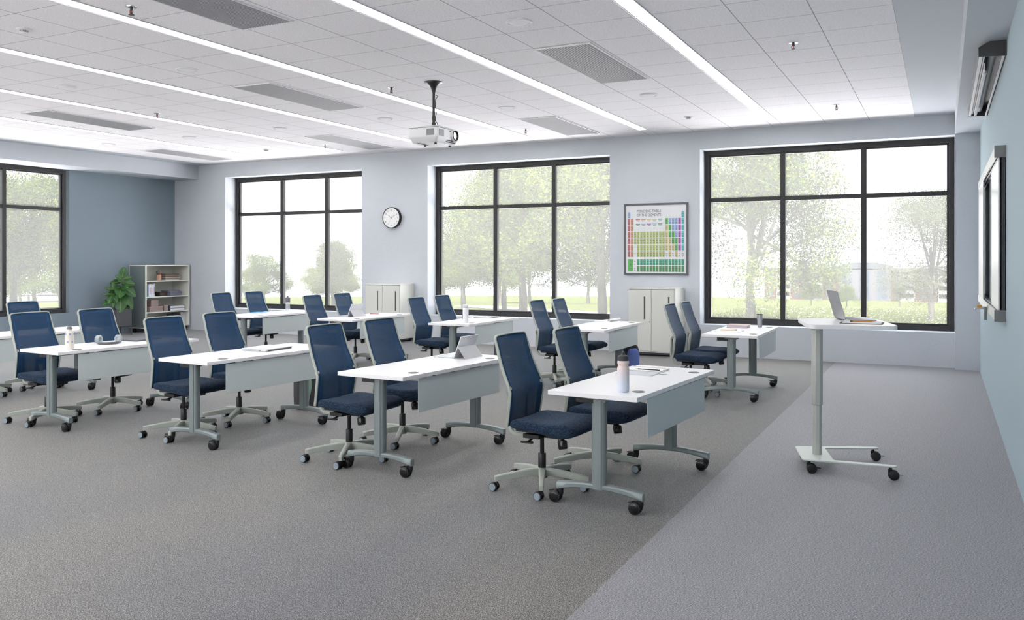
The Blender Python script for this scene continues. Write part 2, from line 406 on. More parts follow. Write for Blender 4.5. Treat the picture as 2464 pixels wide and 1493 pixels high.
# ------------------------------------------------------------------ ceiling fittings
M_light = emit('lamp_diffuser', (1, 1, 1, 1), 9.0)
LX = [(-2.388, -2.228), (-4.413, -4.253), (-6.438, -6.278), (-8.463, -8.303), (-10.488, -10.328), (-12.513, -12.353)]
lbl = ['rightmost linear strip light in the white tiled ceiling', 'second linear strip light from the right, passing right of the projector',
       'third strip light from the right, running behind the projector pole', 'fourth strip light from the right in the tiled ceiling',
       'fifth strip light from the right, thin and far off', 'leftmost strip light, nearest the left window wall']
for i, (a, b) in enumerate(LX):
    t = thing('ceiling_light', lbl[i], 'light', ((a + b) / 2, 5.2, ZC), 0, 'linear strip lights in the tiled ceiling')
    h = (b - a) / 2; ya, yb = YB - 5.0, 13.225 - 5.2
    MB().box((-h + .028, ya, -.006), (h, yb, -.002)).build('diffuser', M_light, t, 0, 0)
    f = MB().box((-h - .004, ya, -.012), (-h + .012, yb + .006, 0)).box((-h + .012, yb, -.01), (h, yb + .006, 0)).box((h, ya, -.01), (h + .004, yb + .006, 0))
    k = ya
    while k < yb - .3: f.box((-h + .012, k + .006, -.009), (-h + .026, min(k + .611, yb), 0)); k += .617
    f.build('trim', M_ledw, t, 0, 0)

def vent():
    t = thing('ceiling_vent', '', 'vent', group='slatted ceiling vents')
    hx, hy = .298, .918
    f = MB()
    f.box((-hx, -hy, -.012), (-hx + .012, hy, 0)).box((hx - .012, -hy, -.012), (hx, hy, 0)).box((-hx + .012, -hy, -.012), (hx - .012, -hy + .012, 0)).box((-hx + .012, hy - .012, -.012), (hx - .012, hy, 0))
    f.build('frame', M_ledw, t, 0, 0)
    MB().box((-hx + .012, -hy + .012, -.003), (hx - .012, hy - .012, -.001)).build('backing', M_ventd, t, 0, 0)
    s_ = MB(); n = 20
    for k in range(n):
        x = -hx + .024 + (2 * hx - .048) * k / (n - 1)
        s_.loft([[(x - .0095, yy, -.005), (x - .006, yy, -.011), (x + .006, yy, -.011), (x + .0095, yy, -.005)] for yy in (-hy + .012, hy - .012)])
    s_.build('louvre', M_vent, t, 0, 0)
    return t
v0 = vent()
for i, (x, y, lb) in enumerate([(-3.335, 8.62, 'large slatted ceiling vent right of the projector'), (-5.362, 12.35, 'slatted ceiling vent above the middle window'),
        (-7.41, 8.65, 'slatted ceiling vent left of the projector, nearer the camera'), (-5.39, 4.92, 'slatted ceiling vent cut by the top edge of the photo'),
        (-11.48, 8.66, 'slatted ceiling vent at far left of the ceiling'), (-9.43, 12.35, 'slatted ceiling vent left of the projector near the window wall'),
        (-13.47, 12.36, 'farthest slatted ceiling vent, close to the far left corner')]):
    o = v0 if i == 0 else copy_tree(v0)
    o.location = (x, y, ZC); o['label'] = lb
sp_lb = [(-3.343, 6.765, 'round white ceiling speaker between the two right light strips, nearest the camera'), (-7.445, 6.8, 'round ceiling speaker near the top left, just right of the second from left sprinkler'),
         (-3.345, 10.49, 'round ceiling speaker right of the large slatted vent near the right window'), (-5.372, 10.5, 'round ceiling speaker right of the projector pole'),
         (-7.41, 10.505, 'round ceiling speaker left of the projector pole'), (-9.47, 10.55, 'small round ceiling speaker above the first tall window'),
         (-11.51, 10.56, 'round ceiling speaker in the far left part of the ceiling'), (-13.52, 10.55, 'farthest left round ceiling speaker above the grey wall'), (-9.497, 6.82, 'round ceiling speaker at upper left between two light strips')]
sp0 = None
for x, y, lb in sp_lb:
    if sp0 is None:
        t = thing('ceiling_speaker', lb, 'speaker', group='round ceiling speakers')
        MB().lathe([(.118, 0), (.12, -.006), (.112, -.012), (.1, -.012), (.1, 0)], n=40).build('trim_ring', M_ledw, t, 0)
        MB().lathe([(.1, -.004), (.085, -.013), (.05, -.02), (.012, -.022)], n=40).build('grille', mat('speaker_grille', (240, 240, 242), .6, bump=(900, .4)), t, 0)
        sp0 = t; o = t
    else: o = copy_tree(sp0); o['label'] = lb
    o.location = (x, y, ZC)
M_red = mat('red_glass', (170, 20, 24), .2)
k0 = None
for x, y, lb in [(-6.011, 4.907, 'sprinkler head at the upper left of the photo, nearest the camera'), (-6.008, 8.648, 'sprinkler head left of the projector pole'), (-10.071, 8.657, 'sprinkler head in the left half of the ceiling below a light strip'),
                 (-5.993, 12.377, 'sprinkler head just right of the projector near the window wall'), (-1.291, 8.61, 'sprinkler head at upper right in the square tiles'), (-1.288, 12.347, 'sprinkler head above the right window'), (-10.065, 12.382, 'sprinkler head far off above the first tall window')]:
    if k0 is None:
        t = thing('sprinkler_head', lb, 'sprinkler', group='ceiling sprinkler heads')
        MB().lathe([(.045, 0), (.043, -.006), (.022, -.01), (.02, 0)]).build('escutcheon', M_chrome, t)
        b = MB().cyl((0, 0, -.004), (0, 0, -.03), .013, .011)
        for s_ in (-1, 1): b.tube([(s_ * .011, 0, -.026), (s_ * .017, 0, -.04), (s_ * .014, 0, -.055), (0, 0, -.066)], .0035, 6)
        b.cyl((0, 0, -.066), (0, 0, -.069), .024, n=16); b.build('body', M_darkgrey, t)
        MB().cyl((0, 0, -.03), (0, 0, -.062), .0045).build('glass_bulb', M_red, t)
        k0 = t; o = t
    else: o = copy_tree(k0); o['label'] = lb
    o.location = (x, y, ZC)
d0 = None
for x, y, lb in [(-7.471, 4.943, 'white smoke detector at the upper left corner of the photo'), (-3.333, 12.374, 'white smoke detector above the right window'), (-11.519, 12.44, 'tiny white smoke detector far off above the first window')]:
    if d0 is None:
        t = thing('smoke_detector', lb, 'detector', group='ceiling smoke detectors')
        MB().lathe([(.065, 0), (.065, -.008), (.05, -.014), (.036, -.014), (.036, 0)]).build('base', M_ledw, t)
        MB().lathe([(.034, -.012), (.034, -.03), (.03, -.03)]).build('vent_ring', M_darkgrey, t)
        f = MB()
        for k in range(16):
            a = 2 * PI * k / 16; f.box((.032, -.003, -.032), (.038, .003, -.012), Matrix.Rotation(a, 4, 'Z'))
        f.lathe([(.038, -.031), (.03, -.04), (.01, -.043)]).build('cover', M_ledw, t)
        d0 = t; o = t
    else: o = copy_tree(d0); o['label'] = lb
    o.location = (x, y, ZC)

# ------------------------------------------------------------------ projector
t = thing('ceiling_projector', 'white projector hanging from a black ceiling pole, lens facing the right wall', 'projector', (-5.379, 8.61, 2.93))
zt = ZC - 2.93
MB().lathe([(.112, zt), (.11, zt - .008), (.075, zt - .018), (.045, zt - .045), (.027, zt - .085), (.02, zt - .12), (.02, zt - .125)], n=36).build('ceiling_flange', M_black, t)
p = MB().cyl((0, 0, .18), (0, 0, zt - .11), .0165).cyl((0, 0, .19), (0, 0, .26), .023).cyl((0, 0, .29), (0, 0, .335), .0195)
p.build('pole', M_black, t)
c = MB().tube([(.02, .01, .59), (.035, .015, .585), (.04, .015, .565), (.02, .01, .53), (.017, .01, .45), (.03, .015, .41), (.03, .012, .37), (.018, .01, .33), (.018, .01, .28), (.04, .02, .25), (.045, .025, .2), (.04, .02, .18)], .0045, 6)
c.build('cable', M_black, t)
MP = mat('projector_white', (214, 214, 216), .4)
def pring(hx, hy, z, r=.04): return [(x, y, z) for x, y in rrect(2 * hx, 2 * hy, r, 4)]
b = MB().loft([pring(.165, .215, 0, .03), pring(.2, .25, .055), pring(.203, .253, .07), pring(.203, .253, .168), ])
b.build('housing', MP, t, 0, 40)
MB().loft([pring(.207, .257, .17), pring(.207, .257, .176), pring(.17, .2, .195), pring(.12, .15, .2)]).build('top_cover', mat('projector_top', (192, 192, 195), .45), t)
MB().loft([pring(.2045, .2545, .166), pring(.2045, .2545, .172)]).build('seam', M_darkgrey, t)
s_ = MB().box((.06, -.2545, .075), (.165, -.2525, .15))
for k in range(12): s_.box((.062 + k * .0085, -.257, .077), (.065 + k * .0085, -.2535, .148))
for k in range(4): s_.box((.2025, -.212 + k * .0, .08), (.2045, -.21, .15))
s_.box((.2025, -.21, .075), (.205, -.1, .15)); s_.build('air_vent', mat('vent_mesh', (150, 150, 152), .6), t, 0, 0)
for yy in range(6): pass
lb_ = MB().lathe([(.075, 0), (.075, .022), (.066, .022), (.062, .006), (.05, .004)], c=(.2, .13, .108), axis='x', n=36); lb_.build('lens_ring', M_ledw, t)
MB().lathe([(.065, .001), (.062, .03), (.056, .03), (.046, .008), (.03, .006)], c=(.2, .13, .108), axis='x', n=36).build('lens_barrel', M_blackg, t)
MB().lathe([(.044, .008), (.036, .016), (.02, .021), (.005, .023)], c=(.2, .13, .108), axis='x', n=28).build('lens_glass', emit('lit_lens', (1, .98, .8, 1), .9), t)
MB().lathe([(.009, 0), (.009, .006), (.004, .008)], c=(.202, .035, .15), axis='x').build('infrared_window', mat('dark_red', (90, 20, 30), .2), t)
s_ = MB()
for k in range(14): s_.box((.176, -.08 + k * .02, .018), (.19, -.068 + k * .02, .032), None)
s_ = MB()
for r_ in range(2):
    for k in range(12):
        z = .02 + r_ * .016; s_.box((.178 + r_ * .01, -.02 + k * .018, z), (.186 + r_ * .01, -.01 + k * .018, z + .01))
s_.build('lower_vent', M_black, t, 0, 0)
for x, y in ((.12, -.15), (.12, .17), (-.12, 0)): MB().cyl((x, y, -.018), (x, y, .004), .014).build('foot', M_black, t)
MB().box((-.1, -.2, -.004), (-.08, .02, .004)).build('latch_slot', M_black, t)

# ------------------------------------------------------------------ projection screen case + whiteboard on the right wall
t = thing('screen_case', 'dark grey ceiling-hung projection screen housing above the whiteboard', 'projection screen', (XR, 8.02, 3.23))
cap = [(-.202, .01), (-.202, .086), (-.124, .13), (0, .13), (0, 0), ]
def capm(y0, y1): return MB().loft([[(x, y0, z) for x, z in cap], [(x, y1, z) for x, z in cap]])
capm(-.012, 0).build('end_cap', M_darkgrey, t, .002, 0); capm(3.256, 3.268).build('end_cap', M_darkgrey, t, .002, 0)
sh = MB(); L_ = 3.256
sh.box((-.2, 0, .012), (-.196, L_, .084)).box((-.124, 0, .124), (-.004, L_, .129)).box((-.004, 0, .0), (0, L_, .124))
sh.loft([[(-.2, y, .084), (-.124, y, .129), (-.124, y, .124), (-.196, y, .081)] for y in (0, L_)])
sh.build('housing', M_midgrey, t, 0, 0)
MB().box((-.196, 0, .012), (-.17, L_, .02)).box((-.03, 0, .0), (-.012, L_, .012)).box((-.164, 0, .03), (-.15, L_, .045)).build('rail', M_ledw, t, .002, 0)
MB().cyl((-.09, .02, .075), (-.09, L_ - .02, .075), .03).build('roller', mat('screen_roll', (150, 150, 152), .6), t)
MB().cyl((-.13, .55, -.012), (-.13, L_ + .25 - .5, -.012), .0125).build('bottom_bar', M_ledw, t)
MB().box((-.148, .35, -.03), (-.14, L_ - .25, .03)).build('screen_fabric', M_board, t, 0, 0)

t = thing('sliding_whiteboard', 'wall-mounted sliding whiteboard with silver rails on the right wall', 'whiteboard', (XR, 8.1, 1.06))
def rail(z0, z1):
    r_ = MB(); n = 3; W_ = .08
    r_.box((-.012, .0, z0 + .004), (-.0, 3.73, z1 - .004))
    for k in range(3): x = -.08 + k * .026; r_.box((x, 0, z0 + .003), (x + .016, 3.73, z1 - .003))
    r_.box((-.078, 0, (z0 + z1) / 2 - .006), (-.002, 3.73, (z0 + z1) / 2 + .006)); return r_
rail(1.355, 1.45).build('top_rail', M_alu, t, .002, 0); rail(0, .09).build('bottom_rail', M_alu, t, .002, 0)
for z0, z1 in ((1.352, 1.452), (-.003, .093)):
    for y in (-.01, 3.73): MB().box((-.085, y, z0), (0, y + .01, z1)).build('end_cap', M_midgrey, t, .002, 0)
MB().box((-.014, .02, .09), (-.006, 3.71, 1.355)).build('back_panel', mat('board_back', (120, 124, 130), .35), t, 0, 0)
def panel(x, y0, y1):
    o = MB().box((x, y0 + .02, .08), (x + .008, y1 - .02, 1.365)).build('writing_panel', M_board, t, 0, 0)
    for ya_ in (y0, y1 - .02): MB().box((x - .003, ya_, .075), (x + .012, ya_ + .02, 1.37)).build('panel_frame', M_alu, o, .002, 0)
panel(-.052, .04, 1.2); panel(-.074, 2.45, 3.7)
MB().box((-.03, .005, .09), (-.016, .028, 1.355)).build('side_post', M_darkgrey, t, 0, 0)
t2 = thing('marker_holder', 'small grey eraser holder clipped to the whiteboard bottom rail', 'holder', (XR - .085, 9.5, 1.06))
MB().box((-.022, -.06, -.075), (0, .06, .05)).build('bracket', M_midgrey, t2, .004)
MB().loft([[(-.022, y, .03), (-.022, y, .05), (-.1, y, .035), (-.105, y, .022)] for y in (-.05, .12)]).build('ledge', M_alu, t2, .003)
e_ = thing('board_eraser', 'orange whiteboard eraser on the holder ledge', 'eraser', (XR - .085 - .06, 9.52, 1.06 + .044))
MB().box((-.022, -.04, 0), (.022, .04, .022)).build('body', mat('orange_felt', (222, 160, 70), .8), e_, .004)

# ------------------------------------------------------------------ chair
def roundish(cx, cz, w_, h_, y=None): pass
PROF = [(-.146, .44), (-.135, .5), (-.127, .56), (-.119, .62), (-.115, .673), (-.132, .72), (-.162, .785), (-.19, .85), (-.207, .9), (-.227, .97), (-.247, 1.045)]
HW = lambda z: .228 + .007 * math.exp(-((z - .66) / .16) ** 2) - .016 * max(0, (z - .7) / .35)
def make_chair():
    t = thing('task_chair', '', 'chair', group='blue mesh task chairs')
    # backrest mesh
    def back(u, v):
        k = v * (len(PROF) - 1); i = min(int(k), len(PROF) - 2); f = k - i
        x = PROF[i][0] * (1 - f) + PROF[i + 1][0] * f; z = PROF[i][1] * (1 - f) + PROF[i + 1][1] * f
        y = (u * 2 - 1) * (HW(z) - .008); dip = .022 * (1 - (y / HW(z)) ** 2)
        return (x - dip, y, z)
    b = MB().grid(back, 12, 22); b.build('backrest_mesh', M_mesh, t, 0, 60, thick=.003)
    # frame around the mesh
    pts = []
    for i in range(len(PROF)): pts.append((PROF[i][0], -HW(PROF[i][1]), PROF[i][1]))
    left = pts[:-1]; x, _, z = pts[-1]; yy = HW(z)
    corner = [(x, -yy + .0, z - .02), (x - .002, -yy + .01, z - .004), (x - .003, -yy + .03, z + .003)]
    top = [(x - .003 - .018 * math.cos(u * PI / 2 / .85), u * yy, z + .004) for u in (-.7, -.4, 0, .4, .7)]
    right = [(a, -b_, c_) for a, b_, c_ in reversed(left)]
    path = left + corner + top + [(a, -b_, c_) for a, b_, c_ in reversed(corner)] + right
    sec = [(-.014, -.0055), (.003, -.0055), (.006, -.003), (.006, .003), (.003, .0055), (-.014, .0055)]
    MB().sweep(path, sec, (1, 0, .18)).build('back_frame', M_lgrey, t, 0, 40)
    # J shaped arms carrying the back
    for s_ in (-1, 1):
        y = s_ * .115
        P = [(-.126, s_ * .226, .7), (-.145, s_ * .21, .69), (-.176, s_ * .16, .665), (-.192, y, .62), (-.196, y, .54), (-.197, y, .47), (-.192, y, .425), (-.178, y, .395), (-.15, y, .378), (-.1, y, .373), (-.03, y, .373)]
        sec = [(-.012, -.011), (.012, -.011), (.015, 0), (.012, .011), (-.012, .011), (-.015, 0)]
        MB().sweep(P, sec, (0, 1, 0)).build('back_support', M_lgrey, t, 0, 50)
    # seat
    X = [-.13, -.125, -.11, -.08, -.02, .06, .14, .2, .25, .29, .32, .345, .36, .366]
    TOPZ = [.462, .48, .493, .5, .501, .497, .495, .497, .5, .496, .487, .474, .458, .443]
    BOTZ = [.448, .436, .43, .428, .424, .418, .408, .4, .396, .399, .406, .416, .428, .437]
    WID = [.2, .222, .234, .24, .247, .252, .256, .258, .257, .254, .249, .24, .226, .208]
    rings = []
    for x, a, b_, w_ in zip(X, TOPZ, BOTZ, WID):
        ring = []; n = 36; zc = (a + b_) / 2; h = (a - b_) / 2
        for k in range(n):
            th = 2 * PI * k / n; cy, sy = math.cos(th), math.sin(th); e = .33
            y = w_ * math.copysign(abs(cy) ** e, cy); z = zc + h * math.copysign(abs(sy) ** e, sy)
            if sy > 0: z -= .014 * (1 - (y / w_) ** 2) * min(1, h / .04)
            ring.append((x, y, z))
        rings.append(ring)
    MB().loft(rings).build('seat', M_seat, t, 0, 80)
    MB().prism(rrect(.36, .36, .05), .408, .432, TR(.05, 0, 0)).build('seat_pan', M_black, t, 0, 40)
    m_ = MB().box((-.06, -.165, .365), (.06, .165, .392)).prism(rrect(.27, .17, .03), .365, .41, TR(.06, 0, 0))
    m_.loft([[(x, y, z) for y, z in ((-.07, .36), (.07, .36), (.09, .405), (-.09, .405))] for x in (-.08, .17)])
    for x in (-.09, -.06, .02): m_.cyl((x, -.095, .36), (x, -.095, .375), .006, n=8)
    m_.build('tilt_mechanism', M_black, t, .003, 40)
    lv = MB().tube([(.0, -.08, .375), (-.01, -.13, .355), (-.02, -.17, .345)], .007, 8); lv.prism(rrect(.09, .035, .015), .338, .348, TR(-.02, -.18, 0, .1)); lv.build('height_lever', M_black, t, 0, 40)
    kn = MB().cyl((.2, -.12, .41), (.214, -.128, .36), .021, .023); kn.build('knob_stem', M_black, t)
    k2 = MB().lathe([(.029, 0), (.032, .004), (.032, .026), (.031, .048), (.026, .056)], n=12, T=Matrix.Translation((.219, -.131, .368)) @ Matrix.Rotation(math.radians(168), 4, 'X') @ Matrix.Rotation(math.radians(14), 4, 'Y')); k2.build('tension_knob', M_blackg, t, 0, 30)
    MB().cyl((0, 0, .23), (0, 0, .37), .0145).build('gas_lift', M_blackg, t)
    MB().lathe([(.026, .125), (.027, .13), (.027, .235), (.024, .241), (.016, .243)]).build('lift_sleeve', M_black, t)
    MB().lathe([(.036, .07), (.04, .08), (.041, .12), (.034, .138), (.028, .14)], n=30).build('base_hub', M_lgrey, t)
    leg = None
    for k in range(5):
        a = math.radians(-63 + 72 * k); R = Matrix.Rotation(a, 4, 'Z')
        rings = []
        for s_ in range(9):
            u = s_ / 8; r_ = .025 + u * .305; wt = .021 - .006 * u; zt_ = .137 - .034 * u ** 1.6; hb = .052 - .014 * u
            zb = zt_ - hb
            rings.append([R @ Vector((r_, yy, zz)) for yy, zz in ((-wt, zb), (wt, zb), (wt, zt_ - .006), (wt * .6, zt_), (-wt * .6, zt_), (-wt, zt_ - .006))])
        rings.append([R @ Vector((.338, yy * .8, zz)) for yy, zz in ((-.015, .066), (.015, .066), (.015, .094), (.009, .098), (-.009, .098), (-.015, .094))])
        MB().loft(rings).build('base_leg', M_lgrey, t, .002, 40)
        ex = R @ Vector((.322, 0, 0)); c_ = bpy.data.objects.new('caster', None)
        # caster: stem, hood, two wheels; wheel caps are sub-parts
        cx, cy = ex.x - .018, ex.y - .004
        q = MB().cyl((ex.x, ex.y, .05), (ex.x, ex.y, .075), .007, n=12)
        for s2 in (-1, 1): q.lathe([(.018, 0), (.0285, .002), (.029, .006), (.029, .016), (.027, .019), (.018, .02)], c=(cx, cy + (s2 * .008 if s2 > 0 else -.028), .029), axis='y', n=28)
        arc = [(cx + .031 * math.cos(th), .029 + .031 * math.sin(th)) for th in [math.radians(x) for x in range(10, 171, 20)]]
        arc2 = [(cx + .022 * math.cos(th), .029 + .022 * math.sin(th)) for th in [math.radians(x) for x in range(170, 9, -20)]]
        q.loft([[(x_, cy - .006, z_) for x_, z_ in arc + arc2], [(x_, cy + .006, z_) for x_, z_ in arc + arc2]])
        q.box((ex.x - .012, ex.y - .008, .035), (ex.x + .008, ex.y + .008, .058))
        co = q.build('caster', M_black, t, 0, 40)
        for yo, nm in ((-.0295, -1), (.0275, 1)):
            MB().lathe([(.0245, 0), (.0245, .0015), (.02, .002)], c=(cx, cy + yo - (0 if nm > 0 else .0), .029), axis='y', n=28).build('wheel_cap', M_cap, co, 0, 40)
    return t
chair0 = make_chair()
CH = [ # x, y, heading deg, label
 (-2.465, 5.35, -3, 'blue mesh task chair nearest the camera at the table with the pink and lilac bottle'),
 (-2.315, 6.0, -3, 'second blue mesh chair at the nearest table, behind the pink and lilac bottle'),
 (-4.165, 5.42, -1, 'nearer blue mesh chair at the front table with the grey tablet and stylus'),
 (-4.165, 6.16, -1, 'farther blue mesh chair at the front table with the grey tablet and stylus'),
 (-6.05, 5.49, 1, 'nearer blue mesh chair at the table with the closed silver laptop'),
 (-6.095, 6.21, 2, 'farther blue mesh chair at the table with the closed silver laptop'),
 (-7.765, 5.38, 3, 'nearer blue mesh chair at the front left table with headphones and patterned bottle'),
 (-7.735, 6.085, 3, 'farther blue mesh chair at the front left table, directly in front of the planter'),
 (-2.6, 9.74, 0, 'nearer of two blue chairs seen side-on at the back table with the steel tumbler'),
 (-2.59, 10.38, 0, 'farther of two blue chairs seen side-on at the back table with the steel tumbler'),
 (-4.37, 9.86, 1, 'nearer blue chair at the back table with the open notepad, beside the tall cabinet'),
 (-4.31, 10.42, 2, 'farther blue chair at the back table with the open notepad, against the middle window'),
 (-6.21, 9.89, 3, 'nearer blue chair at the back table with the tall white bottle'),
 (-6.25, 10.63, 2, 'farther blue chair at the back table with the tall white bottle, at the window corner'),
 (-7.97, 9.83, 4, 'nearer blue chair at the back table with the tablet stand and red pen'),
 (-8.03, 10.6, 3, 'farther blue chair at the back table with the tablet stand and red pen'),
 (-9.82, 9.88, 4, 'nearer blue chair at the far left back table with the blue folder and clear bottle'),
 (-9.77, 10.54, 4, 'farther blue chair at the blue-folder table, its back against the first window'),
 (-9.93, 6.74, 5, 'blue mesh chair at the leftmost table, its top against the left window'),
 (-9.86, 6.02, 5, 'chair almost out of frame at the left edge, only a wheel and base leg showing')]
for i, (x, y, h, lb) in enumerate(CH):
    o = chair0 if i == 0 else copy_tree(chair0)
    o.location = (x, y, 0); o.rotation_euler = (0, 0, math.radians(h)); o['label'] = lb

# ------------------------------------------------------------------ training table
def make_table():
    t = thing('training_table', '', 'table', group='white flip-top training tables on castors')
    MB().box((-.305, -.762, .709), (.305, .762, .737)).build('tabletop', M_white, t, .0015, 30)
    for sy in (-1, 1):
        Y = sy * .64
        # column: rounded section with a groove
        P = [(.05 * math.cos(a) if abs(math.cos(a)) < .98 else .05 * math.copysign(1, math.cos(a)), .034 * math.sin(a)) for a in [2 * PI * k / 28 for k in range(28)]]
        sec = [(math.copysign(abs(x) / .05, x) and math.copysign((abs(x) / .05) ** .7, x) * .048, math.copysign((abs(y) / .034) ** .7, y) * .033) for x, y in P]
        MB().prism(sec, .12, .69, TR(0, Y, 0)).box((.02, Y - .036, .13), (.026, Y + .036, .685)).build('column', M_silver, t, 0, 40)
        rings = []
        for k in range(17):
            u = -1 + 2 * k / 16; x = u * .298; zt = .132 + .022 * (1 - u * u) ; zb = zt - .034 - .016 * abs(u) ** 3
            wy = .03 - .002 * abs(u)
            if k in (0, 16): wy *= .75
            rings.append([(x, Y + yy * wy, zb + zz * (zt - zb)) for yy, zz in ((-.8, 0), (.8, 0), (1, .12), (1, .75), (.7, 1), (-.7, 1), (-1, .75), (-1, .12))])
        MB().loft(rings).build('foot', M_silver, t, .002, 35)
        for sx in (-1, 1):
            ex = sx * .277; cx = ex - .03; cy = Y - .012
            q = MB().cyl((ex, Y, .055), (ex, Y, .092), .02, n=20).cyl((ex, Y, .03), (ex, Y, .058), .012, .02, n=16)
            for s2 in (0, 1): q.lathe([(.026, 0), (.038, .002), (.0395, .006), (.0395, .018), (.037, .022), (.02, .023)], c=(cx, cy - .026 + s2 * .03, .0395), axis='y', n=32)
            q.box((cx, cy - .006, .03), (ex + .006, cy + .006, .06))
            c_ = q.build('caster', M_black, t, 0, 40)
            MB().lathe([(.03, 0), (.03, -.002), (.024, -.004), (.01, -.005)], c=(cx, cy - .0265, .0395), axis='y', n=32).build('wheel_cap', M_blackg, c_, 0, 40)
            MB().loft([[(cx - .04, y, .066), (cx - .02, y, .072), (cx - .01, y, .082), (cx - .045, y, .074)] for y in (cy - .014, cy + .014)]).build('brake_pedal', M_black, c_, .002)
        m_ = MB().prism(rrect(.16, .06, .012), .662, .7, TR(-.075, Y, 0)); m_.build('flip_latch', M_black, t, .002, 40)
        m_ = MB().prism(rrect(.16, .08, .03), .688, .709, TR(.0, Y, 0)).box((-.2, Y - .014, .7), (.22, Y + .014, .709)).cyl((.045, Y - .03, .682), (.045, Y + .03, .682), .011)
        m_.build('mount_bracket', M_midgrey, t, .002, 40)
        MB().lathe([(.041, .7368), (.041, .7385), (.038, .7395)], c=(.22, sy * .53, 0), n=32).build('grommet', M_grom, t, 0, 40)
        MB().box((.2, sy * .53 - .036, .7392), (.224, sy * .53 - .008, .74)).box((.218, sy * .53 + .01, .7392), (.24, sy * .53 + .034, .74)).build('grommet_slot', M_black, t, 0, 0)
    MB().box((-.04, -.6, .668), (-.01, .6, .7)).build('cross_beam', M_midgrey, t, .002, 30)
    MB().box((.287, -.56, .455), (.291, .56, .7)).build('modesty_panel', M_panel, t, .001, 30)
    MB().box((.279, -.45, .695), (.289, -.38, .709)).box((.279, .38, .695), (.289, .45, .709)).build('panel_clip', M_ledw, t, 0, 0)
    return t
tab0 = make_table()
R1 = -3.96
TB = [(-1.893, 5.708, R1, 'white training table nearest the camera, carrying the pink and lilac bottle'),
 (-3.658, 5.823, R1, 'white training table with the grey tablet, keyboard and stylus, second in the front row'),
 (-5.569, 5.847, R1, 'white training table with the closed silver laptop'),
 (-7.332, 5.788, R1, 'white training table with headphones and a patterned bottle, at front left'),
 (-2.11, 10.237, .7, 'white back-row table with the steel tumbler, closest to the standing desk'),
 (-3.865, 10.211, .7, 'white back-row table with the open notepad and backpack beneath'),
 (-5.738, 10.285, .7, 'white back-row table with the tall white bottle'),
 (-7.575, 10.27, .7, 'white back-row table with the tablet on its kickstand and a red pen'),
 (-9.3, 10.2, .7, 'white back-row table with the blue folder and clear water bottle'),
 (-9.4, 6.28, 1.0, 'white table cut off by the left edge, with loose papers at its far end')]
for i, (x, y, r_, lb) in enumerate(TB):
    o = tab0 if i == 0 else copy_tree(tab0)
    o.location = (x, y, 0); o.rotation_euler = (0, 0, math.radians(r_)); o['label'] = lb

# ------------------------------------------------------------------ standing desk
DZ = 1.103; hd = math.radians(15)
t = thing('standing_desk', 'tall white mobile standing desk with one column and a U-shaped base', 'desk', (-.848, 6.8, 0), hd)
top = [(x + .16, y) for x, y in rrect(.6, .7, .05, 6)]
DM = M_edge
MB().prism([(x + .275, y + .0) for x, y in rrect(.6, .7, .05, 6)], DZ - .032, DZ, TR(-.075, 0, 0)).build('tabletop', M_white, t, .002, 30)
oct_ = lambda r_: [(r_ * math.cos(PI / 8 + k * PI / 4), r_ * math.sin(PI / 8 + k * PI / 4)) for k in range(8)]
M_desk = mat('desk_metal', (186, 188, 182), .4, .15)
MB().prism(oct_(.043), .475, DZ - .06).prism(oct_(.048), DZ - .06, DZ - .03).build('outer_column', M_desk, t, .004, 30)
MB().prism(oct_(.036), .095, .48).build('inner_column', M_desk, t, .004, 30)
# U base: plate + two arms splayed +-8 deg
def rot2(x, y, a): return (x * math.cos(a) - y * math.sin(a), x * math.sin(a) + y * math.cos(a))
sp_ = math.radians(9.6); out = []
A_ = .565; bx = -.13; hw = .228
cyo = .03
def arm_pt(side, u, w_):   # u along the arm from the outer back corner, w inward
    px, py = rot2(u, -side * w_, side * sp_); return (bx + px, side * hw + cyo + py)
arcs = []
def fil(p, q, r_, rad, n=5):
    p, q, r_ = Vector(p), Vector(q), Vector(r_); a = (p - q).normalized(); b = (r_ - q).normalized()
    ang = a.angle(b); d = rad / math.tan(ang / 2); s1 = q + a * d; s2 = q + b * d
    c_ = q + (a + b).normalized() * (rad / math.sin(ang / 2)); res = []
    v1 = s1 - c_; v2 = s2 - c_; tot = v1.angle_signed(v2)
    for k in range(n + 1):
        th = -tot * k / n; res.append((c_.x + v1.x * math.cos(th) - v1.y * math.sin(th), c_.y + v1.x * math.sin(th) + v1.y * math.cos(th)))
    return res
AW = .055
C_ = [arm_pt(1, 0, 0), arm_pt(1, A_ + .07, 0), arm_pt(1, A_ + .07, AW), arm_pt(1, .215, AW), arm_pt(-1, .215, AW), arm_pt(-1, A_ + .07, AW), arm_pt(-1, A_ + .07, 0), arm_pt(-1, 0, 0)]
RD = [.03, .026, .026, .03, .03, .026, .026, .03]
poly = []
for i in range(8): poly += fil(C_[i - 1], C_[i], C_[(i + 1) % 8], RD[i])
MB().prism(poly, .09, .1).build('base_plate', mat('desk_base', (200, 206, 200), .45), t, .0015, 30)
